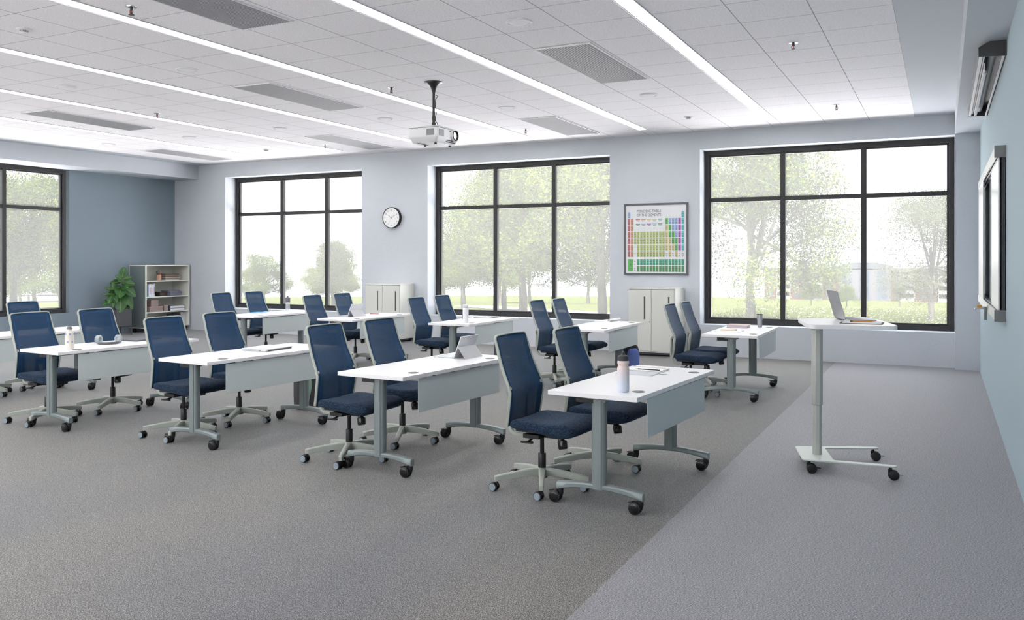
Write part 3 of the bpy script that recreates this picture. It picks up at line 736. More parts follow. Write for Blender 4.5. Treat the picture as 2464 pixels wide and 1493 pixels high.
for side, u, lab in ((1, A_ + .03, 1), (-1, A_ + .03, 1), (1, .045, 0), (-1, .045, 0)):
    ex, ey = arm_pt(side, u, AW / 2); cx, cy = ex + .018, ey - .02
    q = MB().cyl((ex, ey, .05), (ex, ey, .09), .011).box((ex - .016, ey - .01, .045), (ex + .004, ey + .01, .075))
    for s2 in (0, 1): q.lathe([(.018, 0), (.031, .003), (.036, .01), (.036, .016), (.03, .02), (.016, .021)], c=(cx, cy - .021 + s2 * .026, .036), axis='y', n=28)
    q.box((ex - .006, cy - .004, .03), (cx + .004, cy + .005, .06))
    c_ = q.build('caster', M_black, t, 0, 40)
    if lab: MB().cyl((cx + .025, cy, .045), (cx + .062, cy - .004, .04), .005, n=10).build('brake_lever', M_chrome, c_)
    else: MB().cyl((cx + .025, cy, .045), (cx + .062, cy - .004, .04), .005, n=10).build('brake_lever', M_black, c_)

# ------------------------------------------------------------------ things on the desks
def at_table(i, dx=0, dy=0): pass
TZ = .7372
M_lap = mat('laptop_silver', (176, 176, 178), .35, .5); M_lap2 = mat('laptop_pale', (205, 208, 212), .35, .3); M_key = mat('keyboard_grey', (182, 182, 184), .6)
M_wood = mat('pencil_wood', (222, 180, 130), .7); M_orange = mat('pencil_orange', (226, 150, 50), .45)
def pencil(name, label, p0, p1, z, mbody, r_=.0038, cat='pencil', group=None):
    a = Vector((p0[0], p0[1], 0)); b = Vector((p1[0], p1[1], 0)); L_ = (b - a).length; rz = math.atan2(b.y - a.y, b.x - a.x)
    t = thing(name, label, cat, (a.x, a.y, z), rz, group)
    MB().cyl((.02, 0, r_), (L_ * .9, 0, r_), r_, n=6).build('barrel', mbody, t, 0, 20)
    MB().cyl((0, 0, r_), (.02, 0, r_), .0008, r_, n=6).build('sharpened_tip', M_wood, t, 0, 20)
    MB().cyl((L_ * .9, 0, r_), (L_, 0, r_), r_ * 1.05, n=10).build('end_cap', M_black if mbody is M_blackg else mat('pencil_end', (110, 50, 40), .4), t, 0, 20)
    return t
# desk: laptop, clipboard, pencil
def laptop_open(loc, rz, w_=.3, d_=.21, tilt=14, label=''):
    t = thing('laptop', label, 'laptop', loc, rz)
    MB().prism([(x + d_ / 2, y) for x, y in rrect(d_, w_, .012)], .004, .014).build('base', M_lap, t, .001, 30)
    MB().box((.02, -w_ / 2 + .02, .014), (d_ * .58, w_ / 2 - .02, .0148)).build('keyboard', M_key, t, 0, 0)
    MB().prism(rrect(.06, .1, .006), .014, .0146, TR(d_ * .8, 0, 0)).build('touchpad', M_lap2, t, 0, 0)
    T = Matrix.Translation((-.004, 0, .012)) @ Matrix.Rotation(-math.radians(90 + tilt), 4, 'Y')
    MB().prism([(x + d_ / 2, y) for x, y in rrect(d_, w_, .012)], -.003, .003, T).build('lid', M_lap, t, .001, 30)
    MB().box((.008, -w_ / 2 + .008, -.0036), (d_ - .008, w_ / 2 - .008, -.003), T).build('screen', M_blackg, t, 0, 0)
    MB().cyl((-.004, -w_ * .35, .009), (-.004, w_ * .35, .009), .005).build('hinge', M_darkgrey, t)
    return t
laptop_open((-.705, 7.04, DZ), math.radians(21), .3, .225, 16, 'open silver laptop on the tall standing desk')
t = thing('clipboard', 'brown clipboard with white papers on the standing desk beside the laptop', 'clipboard', (-.53, 6.76, DZ), math.radians(0))
MB().prism(rrect(.29, .22, .01), 0, .004).build('board', mat('hardboard', (120, 98, 84), .7), t, .0005, 0)
MB().prism(rrect(.26, .2, .002), .004, .0085, TR(.004, .002, 0)).build('paper_stack', M_paper, t, 0, 0)
MB().box((-.14, -.05, .0085), (-.125, .05, .014)).build('clip', M_chrome, t, .001, 0)
pencil('pencil', 'orange pencil lying on the clipboard on the standing desk', (-.44, 6.79), (-.61, 6.745), DZ + .0087, M_orange, group='pencils')
# table 1
def bottle_sport(x, y):
    t = thing('sport_bottle', 'sports bottle fading from pink to pale blue with a black cap', 'bottle', (x, y, TZ))
    m = mat('gradient_bottle', (220, 200, 198), .35); nt = m.node_tree; p = nt.nodes['Principled BSDF']
    tc = nt.nodes.new('ShaderNodeTexCoord'); sp = nt.nodes.new('ShaderNodeSeparateXYZ'); nt.links.new(tc.outputs['Object'], sp.inputs[0])
    mr = nt.nodes.new('ShaderNodeMapRange'); mr.inputs[1].default_value = .05; mr.inputs[2].default_value = .17; nt.links.new(sp.outputs['Z'], mr.inputs[0])
    cr = nt.nodes.new('ShaderNodeValToRGB'); e = cr.color_ramp.elements; e[0].color = rgb(206, 212, 226); e[1].color = rgb(228, 206, 202); nt.links.new(mr.outputs[0], cr.inputs[0]); nt.links.new(cr.outputs[0], p.inputs['Base Color'])
    MB().lathe([(.03, 0), (.035, .004), (.038, .015), (.038, .145), (.036, .155), (.0325, .163), (.0325, .17), (.036, .178), (.037, .184), (.036, .192), (.033, .194), (.033, .199)], n=40).build('body', m, t, 0, 50)
    MB().lathe([(.034, .197), (.034, .22), (.03, .227), (.014, .233), (.011, .234), (.0105, .246), (.008, .252), (.004, .253)], n=40).build('cap', mat('cap_charcoal', (52, 52, 56), .5), t, 0, 40)
bottle_sport(-1.797, 5.12)
def slab(name, label, cat, x, y, rz, w_, d_, h, m, z=TZ, group=None, screen=None, r_=.008, part='body'):
    t = thing(name, label, cat, (x, y, z), rz, group)
    MB().prism(rrect(w_, d_, r_), 0, h).build(part, m, t, min(.0015, h / 4), 30)
    if screen: MB().prism(rrect(w_ - .02, d_ - .02, .003), h, h + .0006).build('screen', screen, t, 0, 0)
    return t
t = slab('tablet', 'pale grey tablet under a white sheet on the nearest table', 'tablet', -1.985, 6.06, math.radians(-2), .28, .33, .007, M_lap2, r_=.015)
t2 = slab('notepad', 'thin white notepad with a beige band lying on the pale grey tablet', 'notepad', -1.995, 6.19, math.radians(-3), .3, .22, .006, M_paper, z=TZ + .0072, part='cover')
MB().box((-.13, .055, .006), (.13, .095, .0066)).build('cover_band', mat('beige_band', (212, 200, 192), .7), t2, 0, 0)
pencil('pencil', 'black pencil lying across the notepad on the nearest table', (-2.05, 6.115), (-1.86, 6.105), TZ + .0135, M_blackg, group='pencils')
t = thing('stylus', 'thin grey stylus beside the black pencil on the nearest table', 'stylus', (-1.832, 6.01, TZ), .1); MB().cyl((0, 0, .003), (.05, 0, .003), .003, n=10).build('barrel', M_lap, t)
# tablet + keyboard with kick stand
def kick_tablet(x, y, rz, label, sc_=1.0):
    t = thing('tablet_computer', label, 'tablet', (x, y, TZ), rz, 'tablets on kickstands')
    W_ = .28; D_ = .2
    MB().prism([(a - D_ / 2, b) for a, b in rrect(D_, W_, .008)], 0, .005).build('keyboard_cover', M_key, t, .001, 30)
    k = MB()
    for i in range(5): k.box((-.17 + i * .026, -.12, .005), (-.149 + i * .026, .12, .0058))
    k.build('keys', M_lap2, t, 0, 0)
    tl = math.radians(22); T = Matrix.Translation((.004, 0, .002)) @ Matrix.Rotation(tl - PI / 2, 4, 'Y')
    MB().prism([(a + .1, b) for a, b in rrect(.2, W_, .008)], -.008, 0, T).build('screen_body', M_lap2, t, .001, 30)
    MB().box((.008, -W_ / 2 + .008, -.0001), (.192, W_ / 2 - .008, .0006), T).build('screen', M_blackg, t, 0, 0) if False else None
    hx, hz = .004 + .105 * math.sin(tl) + .008, .002 + .105 * math.cos(tl)
    MB().loft([[(hx, yy, hz), (hx + .003, yy, hz), (.125, yy, .001), (.121, yy, 0)] for yy in (-W_ / 2, W_ / 2)]).build('kickstand', mat('kickstand_grey', (186, 186, 188), .45, .2), t, 0, 30)
    return t
kick_tablet(-3.675, 6.33, math.radians(-2), 'grey tablet computer on its kickstand on the second front-row table')
t = thing('stylus', 'white stylus in front of the grey tablet keyboard on the second front-row table', 'stylus', (-3.84, 6.18, TZ), math.radians(-38)); MB().cyl((0, 0, .004), (.16, 0, .004), .004, n=12).build('barrel', M_paper, t)
# table 3 closed laptop
t = thing('laptop', 'closed silver laptop on the third front-row table', 'laptop', (-5.6, 6.06, TZ), math.radians(-2 + 0))
LW, LD = .31, .38
t.rotation_euler = (0, 0, math.radians(2))
MB().prism(rrect(.29, .37, .012), .002, .013).build('base', M_lap2, t, .002, 30); MB().prism(rrect(.292, .372, .012), .0145, .021).build('lid', M_lap2, t, .002, 30)
MB().box((.12, -.16, .003), (.1462, .16, .012)).box((.06, -.1865, .006), (.085, -.18, .011)).build('port_strip', M_darkgrey, t, 0, 0)
MB().prism(rrect(.25, .33, .01), 0, .0025).build('rubber_foot', M_black, t, 0, 0)
# table 4
t = thing('water_bottle', 'cream bottle with blue flower circles and a grey screw cap', 'bottle', (-7.256, 5.245, TZ))
mb = mat('cream_bottle', (222, 216, 206), .3)
MB().lathe([(.035, 0), (.0385, .005), (.039, .02), (.039, .13), (.036, .148), (.026, .162), (.021, .168), (.02, .175), (.02, .19), (.018, .191)], n=40).build('body', mb, t, 0, 50)
MB().lathe([(.024, .186), (.026, .188), (.026, .193), (.019, .196), (.019, .207), (.016, .21)], n=24).build('cap', M_midgrey, t, 0, 40)
fl = MB(); r_ = .0393
for z, offs in ((.068, 0), (.14, 30)):
    for k in range(6):
        a0 = math.radians(offs + 60 * k)
        def pt(u, v, a0=a0, z=z): a = a0 + u / r_; rr = r_ + .0004 - (max(0, (z + v) - .13) * .12); return (rr * math.cos(a), rr * math.sin(a), z + v)
        ring = [pt(.011 * math.cos(b), .011 * math.sin(b)) for b in [2 * PI * j / 14 for j in range(14)]]
        for pet in range(6):
            pb = 2 * PI * pet / 6; P4 = [pt(0, 0)] + [pt(rad * math.cos(pb + da), rad * math.sin(pb + da)) for rad, da in ((.008, -.38), (.0105, 0), (.008, .38))]
            fl.add(P4, [(0, 1, 2, 3)])
fl.build('flower_print', mat('print_blue', (128, 152, 210), .5), t, 0, 0)
t = thing('headphones', 'grey over-ear headphones lying on the front left table', 'headphones', (-7.37, 5.75, TZ), math.radians(50))
hb = [(.095 * math.cos(a), .1 * math.sin(a) - .0, .012) for a in [math.radians(x) for x in range(180, 361, 12)]]
M_hp = mat('headphone_grey', (150, 160, 162), .5)
MB().sweep(hb, [(-.009, -.004), (.009, -.004), (.012, 0), (.009, .004), (-.009, .004), (-.012, 0)], (0, 0, 1)).build('headband', mat('headband_dark', (84, 84, 90), .4), t, 0, 50)
for s_ in (-1, 1):
    T = Matrix.Translation((s_ * .088, .035, .043)) @ Matrix.Rotation(s_ * math.radians(38), 4, 'Z')
    MB().lathe([(.036, 0), (.041, s_ * .006), (.041, s_ * .016), (.034, s_ * .022), (.01, s_ * .024)], axis='x', n=30, T=T).build('ear_cup', M_hp, t, 0, 50)
    MB().lathe([(.04, 0), (.043, -s_ * .01), (.034, -s_ * .02), (.022, -s_ * .016), (.02, -s_ * .004), (.006, -s_ * .004)], axis='x', n=30, T=T).build('ear_pad', mat('pad_grey', (172, 180, 184), .7), t, 0, 60)
    MB().tube([(s_ * .093, -.01, .013), (s_ * .103, .015, .02), (s_ * .108, .035, .04)], .006, 8).build('yoke', mat('yoke_teal', (150, 178, 182), .4), t)
slab('laptop', 'thin dark grey closed laptop on the front left table, behind the headphones', 'laptop', -7.45, 6.17, math.radians(3), .3, .33, .014, mat('laptop_dark', (96, 96, 102), .4, .3), r_=.012)
# table 5
def tumbler(x, y):
    t = thing('steel_tumbler', 'ribbed stainless tumbler with a black lid and green straw leaves', 'tumbler', (x, y, TZ))
    MB().lathe([(.025, 0), (.027, .003), (.029, .03), (.031, .08), (.031, .095), (.0345, .1), (.0355, .145), (.0355, .155), (.034, .156)], n=16).build('body', mat('steel', (170, 170, 174), .35, .4), t, 0, 25)
    MB().lathe([(.036, .154), (.036, .161), (.03, .164), (.01, .164)], n=30).build('lid', M_black, t, 0, 40)
    s_ = MB().tube([(0, 0, .16), (.006, 0, .18), (.02, -.003, .2)], .003, 6).loft([[(-.01, y_, .163), (-.012, y_, .165)] + [(.0, y_, .178)] for y_ in (-.002, .002)])
    s_.box((.026, -.002, .163), (.03, .002, .172)); s_.build('straw', mat('straw_green', (130, 180, 70), .5), t, 0, 40)
tumbler(-2.012, 10.77)
t = thing('book', 'thick pink-edged book on the back table with the steel tumbler', 'book', (-2.24, 10.62, TZ), math.radians(3))
MB().prism(rrect(.25, .26, .004), 0, .003).prism(rrect(.25, .26, .004), .031, .034).build('cover', mat('book_cover_pink', (190, 165, 162), .5), t, 0, 0)
MB().box((-.12, -.125, .003), (.12, .125, .031)).build('pages', mat('page_block', (206, 196, 202), .8), t, 0, 0)
t = thing('spiral_notebook', 'white spiral notebook on the back table with the steel tumbler', 'notebook', (-2.215, 9.99, TZ), math.radians(-2))
MB().prism(rrect(.29, .26, .006), 0, .007).build('pages', M_paper, t, .0008, 0)
sp2 = MB()
for k in range(20): sp2.lathe([(.0055, -.001), (.0055, .001)], c=(-.125 + k * .0132, .128, .005), axis='x', n=8)
sp2.build('spiral_wire', M_midgrey, t, 0, 0)
pencil('pencil', 'orange pencil lying on the spiral notebook', (-2.32, 9.97), (-2.14, 10.06), TZ + .0072, M_orange, .005, group='pencils')
# table 6 notepad with curled pages
t = thing('notepad', 'open notepad with curled-over pages on a back-row table', 'notepad', (-4.03, 10.86, TZ), math.radians(-6))
MB().prism(rrect(.22, .34, .004), 0, .012).build('pages', M_paper, t, 0, 0)
def curl(u, v): a = u * 1.7 * PI; rr = .012 + .006 * u; return (.1 + rr * math.sin(a) * 1.3, -.17 + v * .34, .026 - rr * math.cos(a))
MB().grid(curl, 20, 1).build('curled_page', M_paper, t, 0, 60, thick=.001)
MB().cyl((.112, -.15, .018), (.112, .15, .018), .004, n=8).build('binding', M_darkgrey, t)
# table 7
t = thing('flask', 'tall white flask with a thin black ring on a back-row table', 'bottle', (-5.587, 9.73, TZ))
MB().lathe([(.034, 0), (.037, .004), (.038, .02), (.038, .2), (.036, .205)], n=36).build('body', mat('flask_white', (232, 232, 236), .3), t, 0, 40)
MB().lathe([(.0365, .205), (.0365, .211)], n=36).build('ring', M_black, t); MB().lathe([(.038, .211), (.038, .236), (.034, .242), (.02, .243)], n=36).build('cap', mat('flask_cap', (222, 222, 226), .35), t, 0, 40)
MB().box((-.039, -.008, .12), (-.0365, .008, .175)).box((-.039, -.02, .05), (-.034, -.012, .12)).build('marking', M_darkgrey, t, 0, 0)
slab('tablet', 'thin black-edged tablet lying beside the white flask', 'tablet', -5.84, 10.8, math.radians(-3), .25, .36, .008, M_darkgrey, screen=M_lap2)
# table 8
kick_tablet(-7.74, 10.16, math.radians(-1), 'pale tablet computer on its kickstand on a back-row table')
t = thing('red_pen', 'red pen on the back-row table with the tablet stand', 'pen', (-7.8, 10.66, TZ), .3); MB().cyl((0, 0, .005), (.14, 0, .005), .005, n=10).build('barrel', mat('pen_red', (160, 60, 50), .35), t)
slab('paper_sheet', 'white sheets of paper on the back-row table with the red pen', 'paper', -7.7, 10.84, math.radians(2), .24, .28, .002, M_paper, r_=.001, part='sheet')
# table 9
t = slab('magazine', 'open grey magazine under a blue folder on the far left back table', 'magazine', -9.46, 10.16, math.radians(0), .3, .4, .006, mat('magazine_page', (206, 208, 214), .5), r_=.002, part='pages')
t2 = slab('folder', 'bright blue folder lying on the grey magazine', 'folder', -9.52, 10.1, math.radians(6), .22, .26, .003, mat('folder_blue', (96, 176, 216), .5), z=TZ + .0062, r_=.002, part='cover')
t = thing('water_bottle', 'clear plastic bottle with a grey carry-loop lid on the far left back table', 'bottle', (-9.507, 10.76, TZ))
MB().lathe([(.036, 0), (.0385, .004), (.0385, .08), (.036, .1), (.0385, .12), (.0385, .165), (.035, .17)], n=30).build('body', clear_plastic('clear_plastic', (205, 208, 215), .62), t, 0, 50)
MB().lathe([(.0375, .135), (.0395, .14), (.0395, .165), (.036, .168)], n=30).build('band', mat('lid_grey', (100, 100, 106), .4), t, 0, 40)
MB().lathe([(.039, .185), (.041, .19), (.041, .2), (.03, .215), (.014, .222), (.012, .236), (.008, .24)], n=30).cyl((0, 0, .165), (0, 0, .19), .037).build('lid', MATS['lid_grey'], t, 0, 40)
MB().tube([(.008, 0, .235), (.02, 0, .25), (.03, 0, .262), (.022, 0, .268), (.008, 0, .255), (-.002, 0, .24)], .003, 6).build('carry_loop', MATS['lid_grey'], t)
# table 10 papers
t = slab('magazine', 'loose white magazine with grey printed lines at the far end of the leftmost table', 'magazine', -9.4, 6.86, math.radians(12), .3, .4, .006, M_paper, r_=.002, part='pages')
pr = MB()
for k in range(7): pr.box((-.12 + .004 * (k % 3), -.16 + k * .05, .006), (.1 - .03 * (k % 2), -.155 + k * .05 + .006, .0065))
pr.build('printed_lines', mat('print_grey', (140, 140, 146), .6), t, 0, 0)

# ------------------------------------------------------------------ backpacks
def backpack(name, label, loc, rz, H_, W_, D_, mfront, mside, pocket):
    t = thing(name, label, 'backpack', loc, rz)
    def body(w_, d_, z0, z1, x0=0):
        rings = []
        for u, k in ((0, .86), (.06, .97), (.3, 1), (.6, 1), (.8, .95), (.92, .82), (.98, .6), (1, .35)):
            rings.append([(x + x0, y, z0 + u * (z1 - z0)) for x, y in rrect(d_ * k, w_ * k, min(d_, w_) * k * .35, 5)])
        return MB().loft(rings)
    body(W_, D_, 0, H_).build('main_body', mfront, t, 0, 60)
    body(W_ * .78, D_ * .42, .02, H_ * .86, D_ * .4).build('front_pocket', mside, t, 0, 60)
    if pocket: body(W_ * .34, D_ * .3, .04, H_ * .82, D_ * .1).build('side_pocket', mside, t, 0, 60)
    for s_ in (-1, 1): MB().sweep([(-D_ * .45, s_ * W_ * .22, H_ * .9), (-D_ * .72, s_ * W_ * .24, H_ * .75), (-D_ * .8, s_ * W_ * .26, H_ * .5), (-D_ * .66, s_ * W_ * .3, H_ * .22), (-D_ * .44, s_ * W_ * .32, H_ * .1)], [(-.004, -.02), (.004, -.02), (.004, .02), (-.004, .02)], (1, 0, 0)).build('shoulder_strap', mside, t, .001, 40)
    MB().tube([(-D_ * .2, -.03, H_ * .96), (-D_ * .2, -.02, H_ * 1.05), (-D_ * .2, .02, H_ * 1.05), (-D_ * .2, .03, H_ * .96)], .006, 8).build('top_handle', M_black, t)
    return t
M_bpb = mat('nylon_blue', (112, 132, 205), .7, bump=(200, .3)); M_bpk = mat('nylon_black', (34, 34, 36), .7, bump=(200, .3)); M_bpg = mat('nylon_grey', (66, 64, 68), .75, bump=(200, .3)); M_bgr = mat('nylon_green', (140, 172, 150), .75)
t = backpack('backpack', 'black and periwinkle blue backpack on the floor under a back-row table', (-3.79, 11.08, 0), math.radians(-42), .43, .24, .17, M_bpk, M_bpb, False)
rg = []
for u, k in ((0, .4), (.08, .75), (.25, 1), (.75, 1), (.92, .75), (1, .4)): rg.append([(.01 + x, -.122 + y, .07 + u * .3) for x, y in rrect(.055 * k, .024 * k, .01 * k, 3)])
MB().loft(rg).build('side_pocket', M_bpb, t, 0, 60)
backpack('backpack', 'dark grey and green backpack on the floor behind the table with the silver laptop', (-5.99, 7.1, 0), math.radians(160), .47, .3, .2, M_bpg, M_bgr, False)

# ------------------------------------------------------------------ cabinets
def cabinet(x0, x1, yf, label, cast):
    t = thing('storage_cabinet', label, 'cabinet', ((x0 + x1) / 2, yf, 0), 0, 'low white two-door cabinets')
    w_ = x1 - x0; h = 1.107; D_ = YW - yf - .012; zb = .078
    body = MB()
    sh_ = [(-w_ / 2, .0), (w_ / 2, 0), (w_ / 2, D_ - .02), (w_ / 2 - .012, D_), (-w_ / 2 + .012, D_), (-w_ / 2, D_ - .02)]
    body.box((-w_ / 2, .012, zb), (-w_ / 2 + .02, D_, h)).box((w_ / 2 - .02, .012, zb), (w_ / 2, D_, h)).box((-w_ / 2 + .02, .02, zb), (w_ / 2 - .02, D_, h - .03))
    body.build('carcass', M_cab, t, .004, 30)
    MB().prism(rrect(w_ + .006, D_, .02), h - .022, h, TR(0, D_ / 2, 0)).build('top', M_cab, t, .004, 30)
    MB().box((-w_ / 2, 0, zb - .014), (w_ / 2, D_, zb)).build('bottom_rail', M_cab, t, .004, 30)
    for s_ in (-1, 1):
        a = -w_ / 2 + .018 if s_ < 0 else .003; b = -.003 if s_ < 0 else w_ / 2 - .018
        sl = .11 if s_ < 0 else .085; hx = b - sl
        d = MB(); z0, z1 = zb + .006, h - .028; s0, s1 = .6, .97
        d.box((a, 0, z0), (hx - .013, .016, z1)).box((hx + .013, 0, z0), (b, .016, z1)).box((hx - .013, 0, z0), (hx + .013, .016, s0)).box((hx - .013, 0, s1), (hx + .013, .016, z1))
        do = d.build('door', M_cab, t, 0, 0)
        MB().box((hx - .013, .012, s0), (hx + .013, .018, s1)).box((hx - .013, .002, s0), (hx - .009, .014, s1)).build('recessed_pull', M_cabd, do, 0, 0)
    MB().lathe([(.008, 0), (.008, -.003)], c=(-.03, 0, .56), axis='y', n=12).build('lock', M_midgrey, t)
    MB().box((-w_ / 2 + .05, .05, .03), (w_ / 2 - .05, D_ - .05, zb - .014)).build('plinth', mat('plinth_grey', (104, 108, 120), .6), t, 0, 0)
    for sx in (-1, 1):
        for sy in (.055, D_ - .055):
            MB().lathe([(.022, -.014), (.03, -.01), (.032, 0), (.03, .01), (.022, .014)], c=(sx * (w_ / 2 - .06), sy, .032), axis='x', n=20).box((sx * (w_ / 2 - .06) - .006, sy - .01, .04), (sx * (w_ / 2 - .06) + .006, sy + .01, .066)).build('caster', M_black, t, 0, 40)
    return t
cabinet(-9.923, -9.12, 13.405, 'low white two-door cabinet below the wall clock', True)
cabinet(-4.601, -3.816, 13.348, 'low white two-door cabinet below the periodic table poster', False)

# ------------------------------------------------------------------ bookcase
BX0, BX1, BY0, BY1 = -15.585, -15.072, 12.662, 13.845
t = thing('bookcase', 'white open bookcase with grey side on castors in the far left corner', 'bookcase', ((BX0 + BX1) / 2, (BY0 + BY1) / 2, 0))
hx = (BX1 - BX0) / 2; hy = (BY1 - BY0) / 2
sh_ = MB().box((-hx, -hy, .098), (hx, -hy + .028, 1.452)).box((-hx, hy - .028, .098), (hx, hy, 1.452)).box((-hx, -hy + .028, 1.428), (hx, hy - .028, 1.452)).box((-hx, -hy + .028, .098), (hx, hy - .028, .125)).box((-hx, -hy + .028, .125), (-hx + .012, hy - .028, 1.428))
sh_.build('carcass', M_shelfin, t, .004, 30)
MB().box((-hx + .025, -hy - .003, .12), (hx - .022, -hy, 1.43)).build('side_panel', M_shelfside, t, 0, 0)
SH = [1.114, .773, .443]
for z in SH: MB().box((-hx + .012, -hy + .028, z - .022), (hx - .006, hy - .028, z)).build('shelf', M_shelfin, t, .003, 30)
for sx in (-1, 1):
    for sy in (-1, 1): MB().lathe([(.03, -.02), (.04, -.014), (.042, 0), (.04, .014), (.03, .02)], c=(sx * (hx - .07), sy * (hy - .09), .042), axis='y', n=20).cyl((sx * (hx - .07), sy * (hy - .09), .05), (sx * (hx - .07), sy * (hy - .09), .098), .012, n=10).build('caster', M_black, t, 0, 40)
def boxthing(name, label, cat, y0, y1, z0, z1, x0, x1, m, group=None, part='body', lid=None):
    t = thing(name, label, cat, ((x0 + x1) / 2, (y0 + y1) / 2, z0), 0, group)
    hx, hy, h = (x1 - x0) / 2, (y1 - y0) / 2, z1 - z0
    MB().box((-hx, -hy, 0), (hx, hy, h)).build(part, m, t, .002, 0)
    if lid: MB().box((-hx - .003, -hy - .003, h - .03), (hx + .003, hy + .003, h + .002)).build('lid', lid, t, .002, 0)
    return t
# pencil cup
z = SH[0]
t = thing('pencil_cup', 'wooden cup holding pens on the top shelf of the bookcase', 'pencil cup', (-15.2, 13.11, z))
MB().lathe([(.05, 0), (.055, .003), (.055, .125), (.05, .125), (.049, .01)], n=28).build('cup', mat('cup_wood', (176, 142, 122), .6), t, 0, 40)
for k, (dx, dy, c_) in enumerate([(-.02, -.03, (40, 40, 42)), (.01, 0, (200, 30, 30)), (.0, .035, (226, 140, 40)), (-.01, -.01, (90, 110, 130))]):
    p_ = thing('pen', ['black pen standing in the wooden cup', 'red pen standing in the wooden cup', 'orange pen standing in the wooden cup', 'blue-grey pen standing in the wooden cup'][k], 'pen', (-15.2 + dx, 13.11 + dy * .7, z + .011), 0, 'pens in the wooden cup')
    MB().cyl((0, 0, 0), (dx * .5, dy * .45, .165 + .01 * k), .005, n=8).cyl((dx * .5, dy * .45, .165 + .01 * k), (dx * .52, dy * .47, .185 + .01 * k), .007, .006, n=8).build('barrel', mat('pen_c%d' % k, c_, .4), p_)
cols = [(110, 92, 84), (150, 130, 118), (120, 104, 96), (196, 188, 184), (132, 112, 98), (170, 160, 156), (214, 210, 208)]
zz = z; 
for k in range(7):
    h = [.014, .02, .016, .018, .026, .02, .03][k]
    names_ = ['bottom magazine', 'second magazine from the bottom', 'third magazine from the bottom', 'fourth magazine from the bottom', 'fifth magazine from the bottom', 'sixth magazine from the bottom', 'topmost folder']
    y0 = 13.28 + .012 * ((k * 37) % 5) / 5; y1 = 13.66 + .02 * ((k * 53) % 7) / 7
    boxthing('magazine', names_[k] + ' of the stack on the top shelf', 'magazine', y0, y1, zz, zz + h - .0006, -15.46 + .01 * (k % 3), -15.2 + .012 * (k % 2), mat('mag%d' % k, cols[6 - k] if k != 6 else (104, 96, 92), .7), 'magazines stacked on the top shelf', 'pages')
    zz += h
# row of books
z = SH[1]; y = 12.70 + .01
bk = [(.022, .285, (170, 60, 76), 'red'), (.02, .25, (60, 120, 100), 'dark green'), (.036, .235, (140, 160, 190), 'grey blue'), (.05, .27, (226, 228, 234), 'thick white'), (.036, .27, (206, 214, 226), 'pale blue'), (.034, .262, (222, 222, 228), 'slim white'), (.03, .275, (196, 200, 210), 'pale grey')]
for k, (w_, h, c_, nm) in enumerate(bk):
    t = thing('book', nm + ' book standing on the second shelf of the bookcase', 'book', (-15.22, y + w_ / 2, z), 0, 'books standing on the second shelf')
    MB().box((-.1, -w_ / 2 + .0006, 0), (.1, w_ / 2 - .0006, h)).build('cover', mat('spine%d' % k, c_, .5), t, .0015, 0)
    MB().box((-.096, -w_ / 2 + .003, h - .0005), (.094, w_ / 2 - .003, h + .0008)).build('pages', M_paper, t, 0, 0)
    if k in (3, 4, 5, 6): MB().box((.1, -w_ * .16, h * .2), (.1006, w_ * .16, h * .75)).build('spine_lettering', mat('spl%d' % k, [(60, 60, 64), (200, 50, 60), (90, 110, 160), (70, 70, 76)][k - 3], .6), t, 0, 0)
    y += w_
boxthing('box', 'black box lying across the tops of the standing books', 'box', 12.76, 13.0, z + .286, z + .31, -15.34, -15.14, M_black, part='body')
boxthing('album', 'dark brown album lying behind the grey box on the second shelf', 'album', 13.16, 13.4, z, z + .085, -15.42, -15.22, mat('album_brown', (60, 46, 44), .5), part='cover')
boxthing('binder', 'slate grey flat storage box on the second shelf', 'box', 13.36, 13.68, z, z + .09, -15.4, -15.13, mat('slate', (108, 112, 128), .6), part='body')
boxthing('binder', 'slate grey folder resting on the slate storage box', 'folder', 13.34, 13.66, z + .0905, z + .115, -15.4, -15.16, mat('slate2', (116, 120, 138), .6), part='cover')
z = SH[2]; mk = mat('kraft_mauve', (150, 132, 128), .7); mk2 = mat('kraft_lid', (158, 140, 136), .7)
boxthing('gift_box', 'wide mauve cardboard box on the third shelf', 'box', 12.8, 13.15, z, z + .115, -15.33, -15.12, mk, lid=mk2, group='mauve boxes on the third shelf')
boxthing('gift_box', 'small mauve cardboard box stacked on the wide one', 'box', 12.86, 13.05, z + .1175, z + .25, -15.31, -15.14, mk, group='mauve boxes on the third shelf', lid=mk2)
boxthing('gift_box', 'slim upright mauve box beside the wide one on the third shelf', 'box', 13.19, 13.3, z, z + .135, -15.3, -15.13, mk, group='mauve boxes on the third shelf', lid=mk2)
mb_ = mat('book_navy', (92, 104, 128), .6)
for k in range(2):
    t = thing('book', ['lower navy book lying on the third shelf', 'upper navy book lying on the third shelf'][k], 'book', (-15.24, 13.55, z + k * .056), 0, 'navy books lying on the third shelf')
    MB().box((-.12, -.2, 0), (.12, .2, .004)).box((-.12, -.2, .05), (.12, .2, .054)).box((-.12, -.2, .004), (.12, -.194, .05)).build('cover', mb_, t, 0, 0)
    MB().box((-.115, -.194, .004), (.112, .195, .05)).build('pages', M_paper, t, 0, 0)
boxthing('book', 'teal-edged book lying on the bottom shelf', 'book', 13.46, 13.66, .126, .36, -15.36, -15.16, mat('teal_dark', (40, 60, 80), .5), part='cover')
boxthing('book', 'white box file with red marks on the bottom shelf', 'box file', 13.67, 13.8, .126, .4, -15.4, -15.16, mat('boxfile', (190, 188, 194), .6), part='cover')

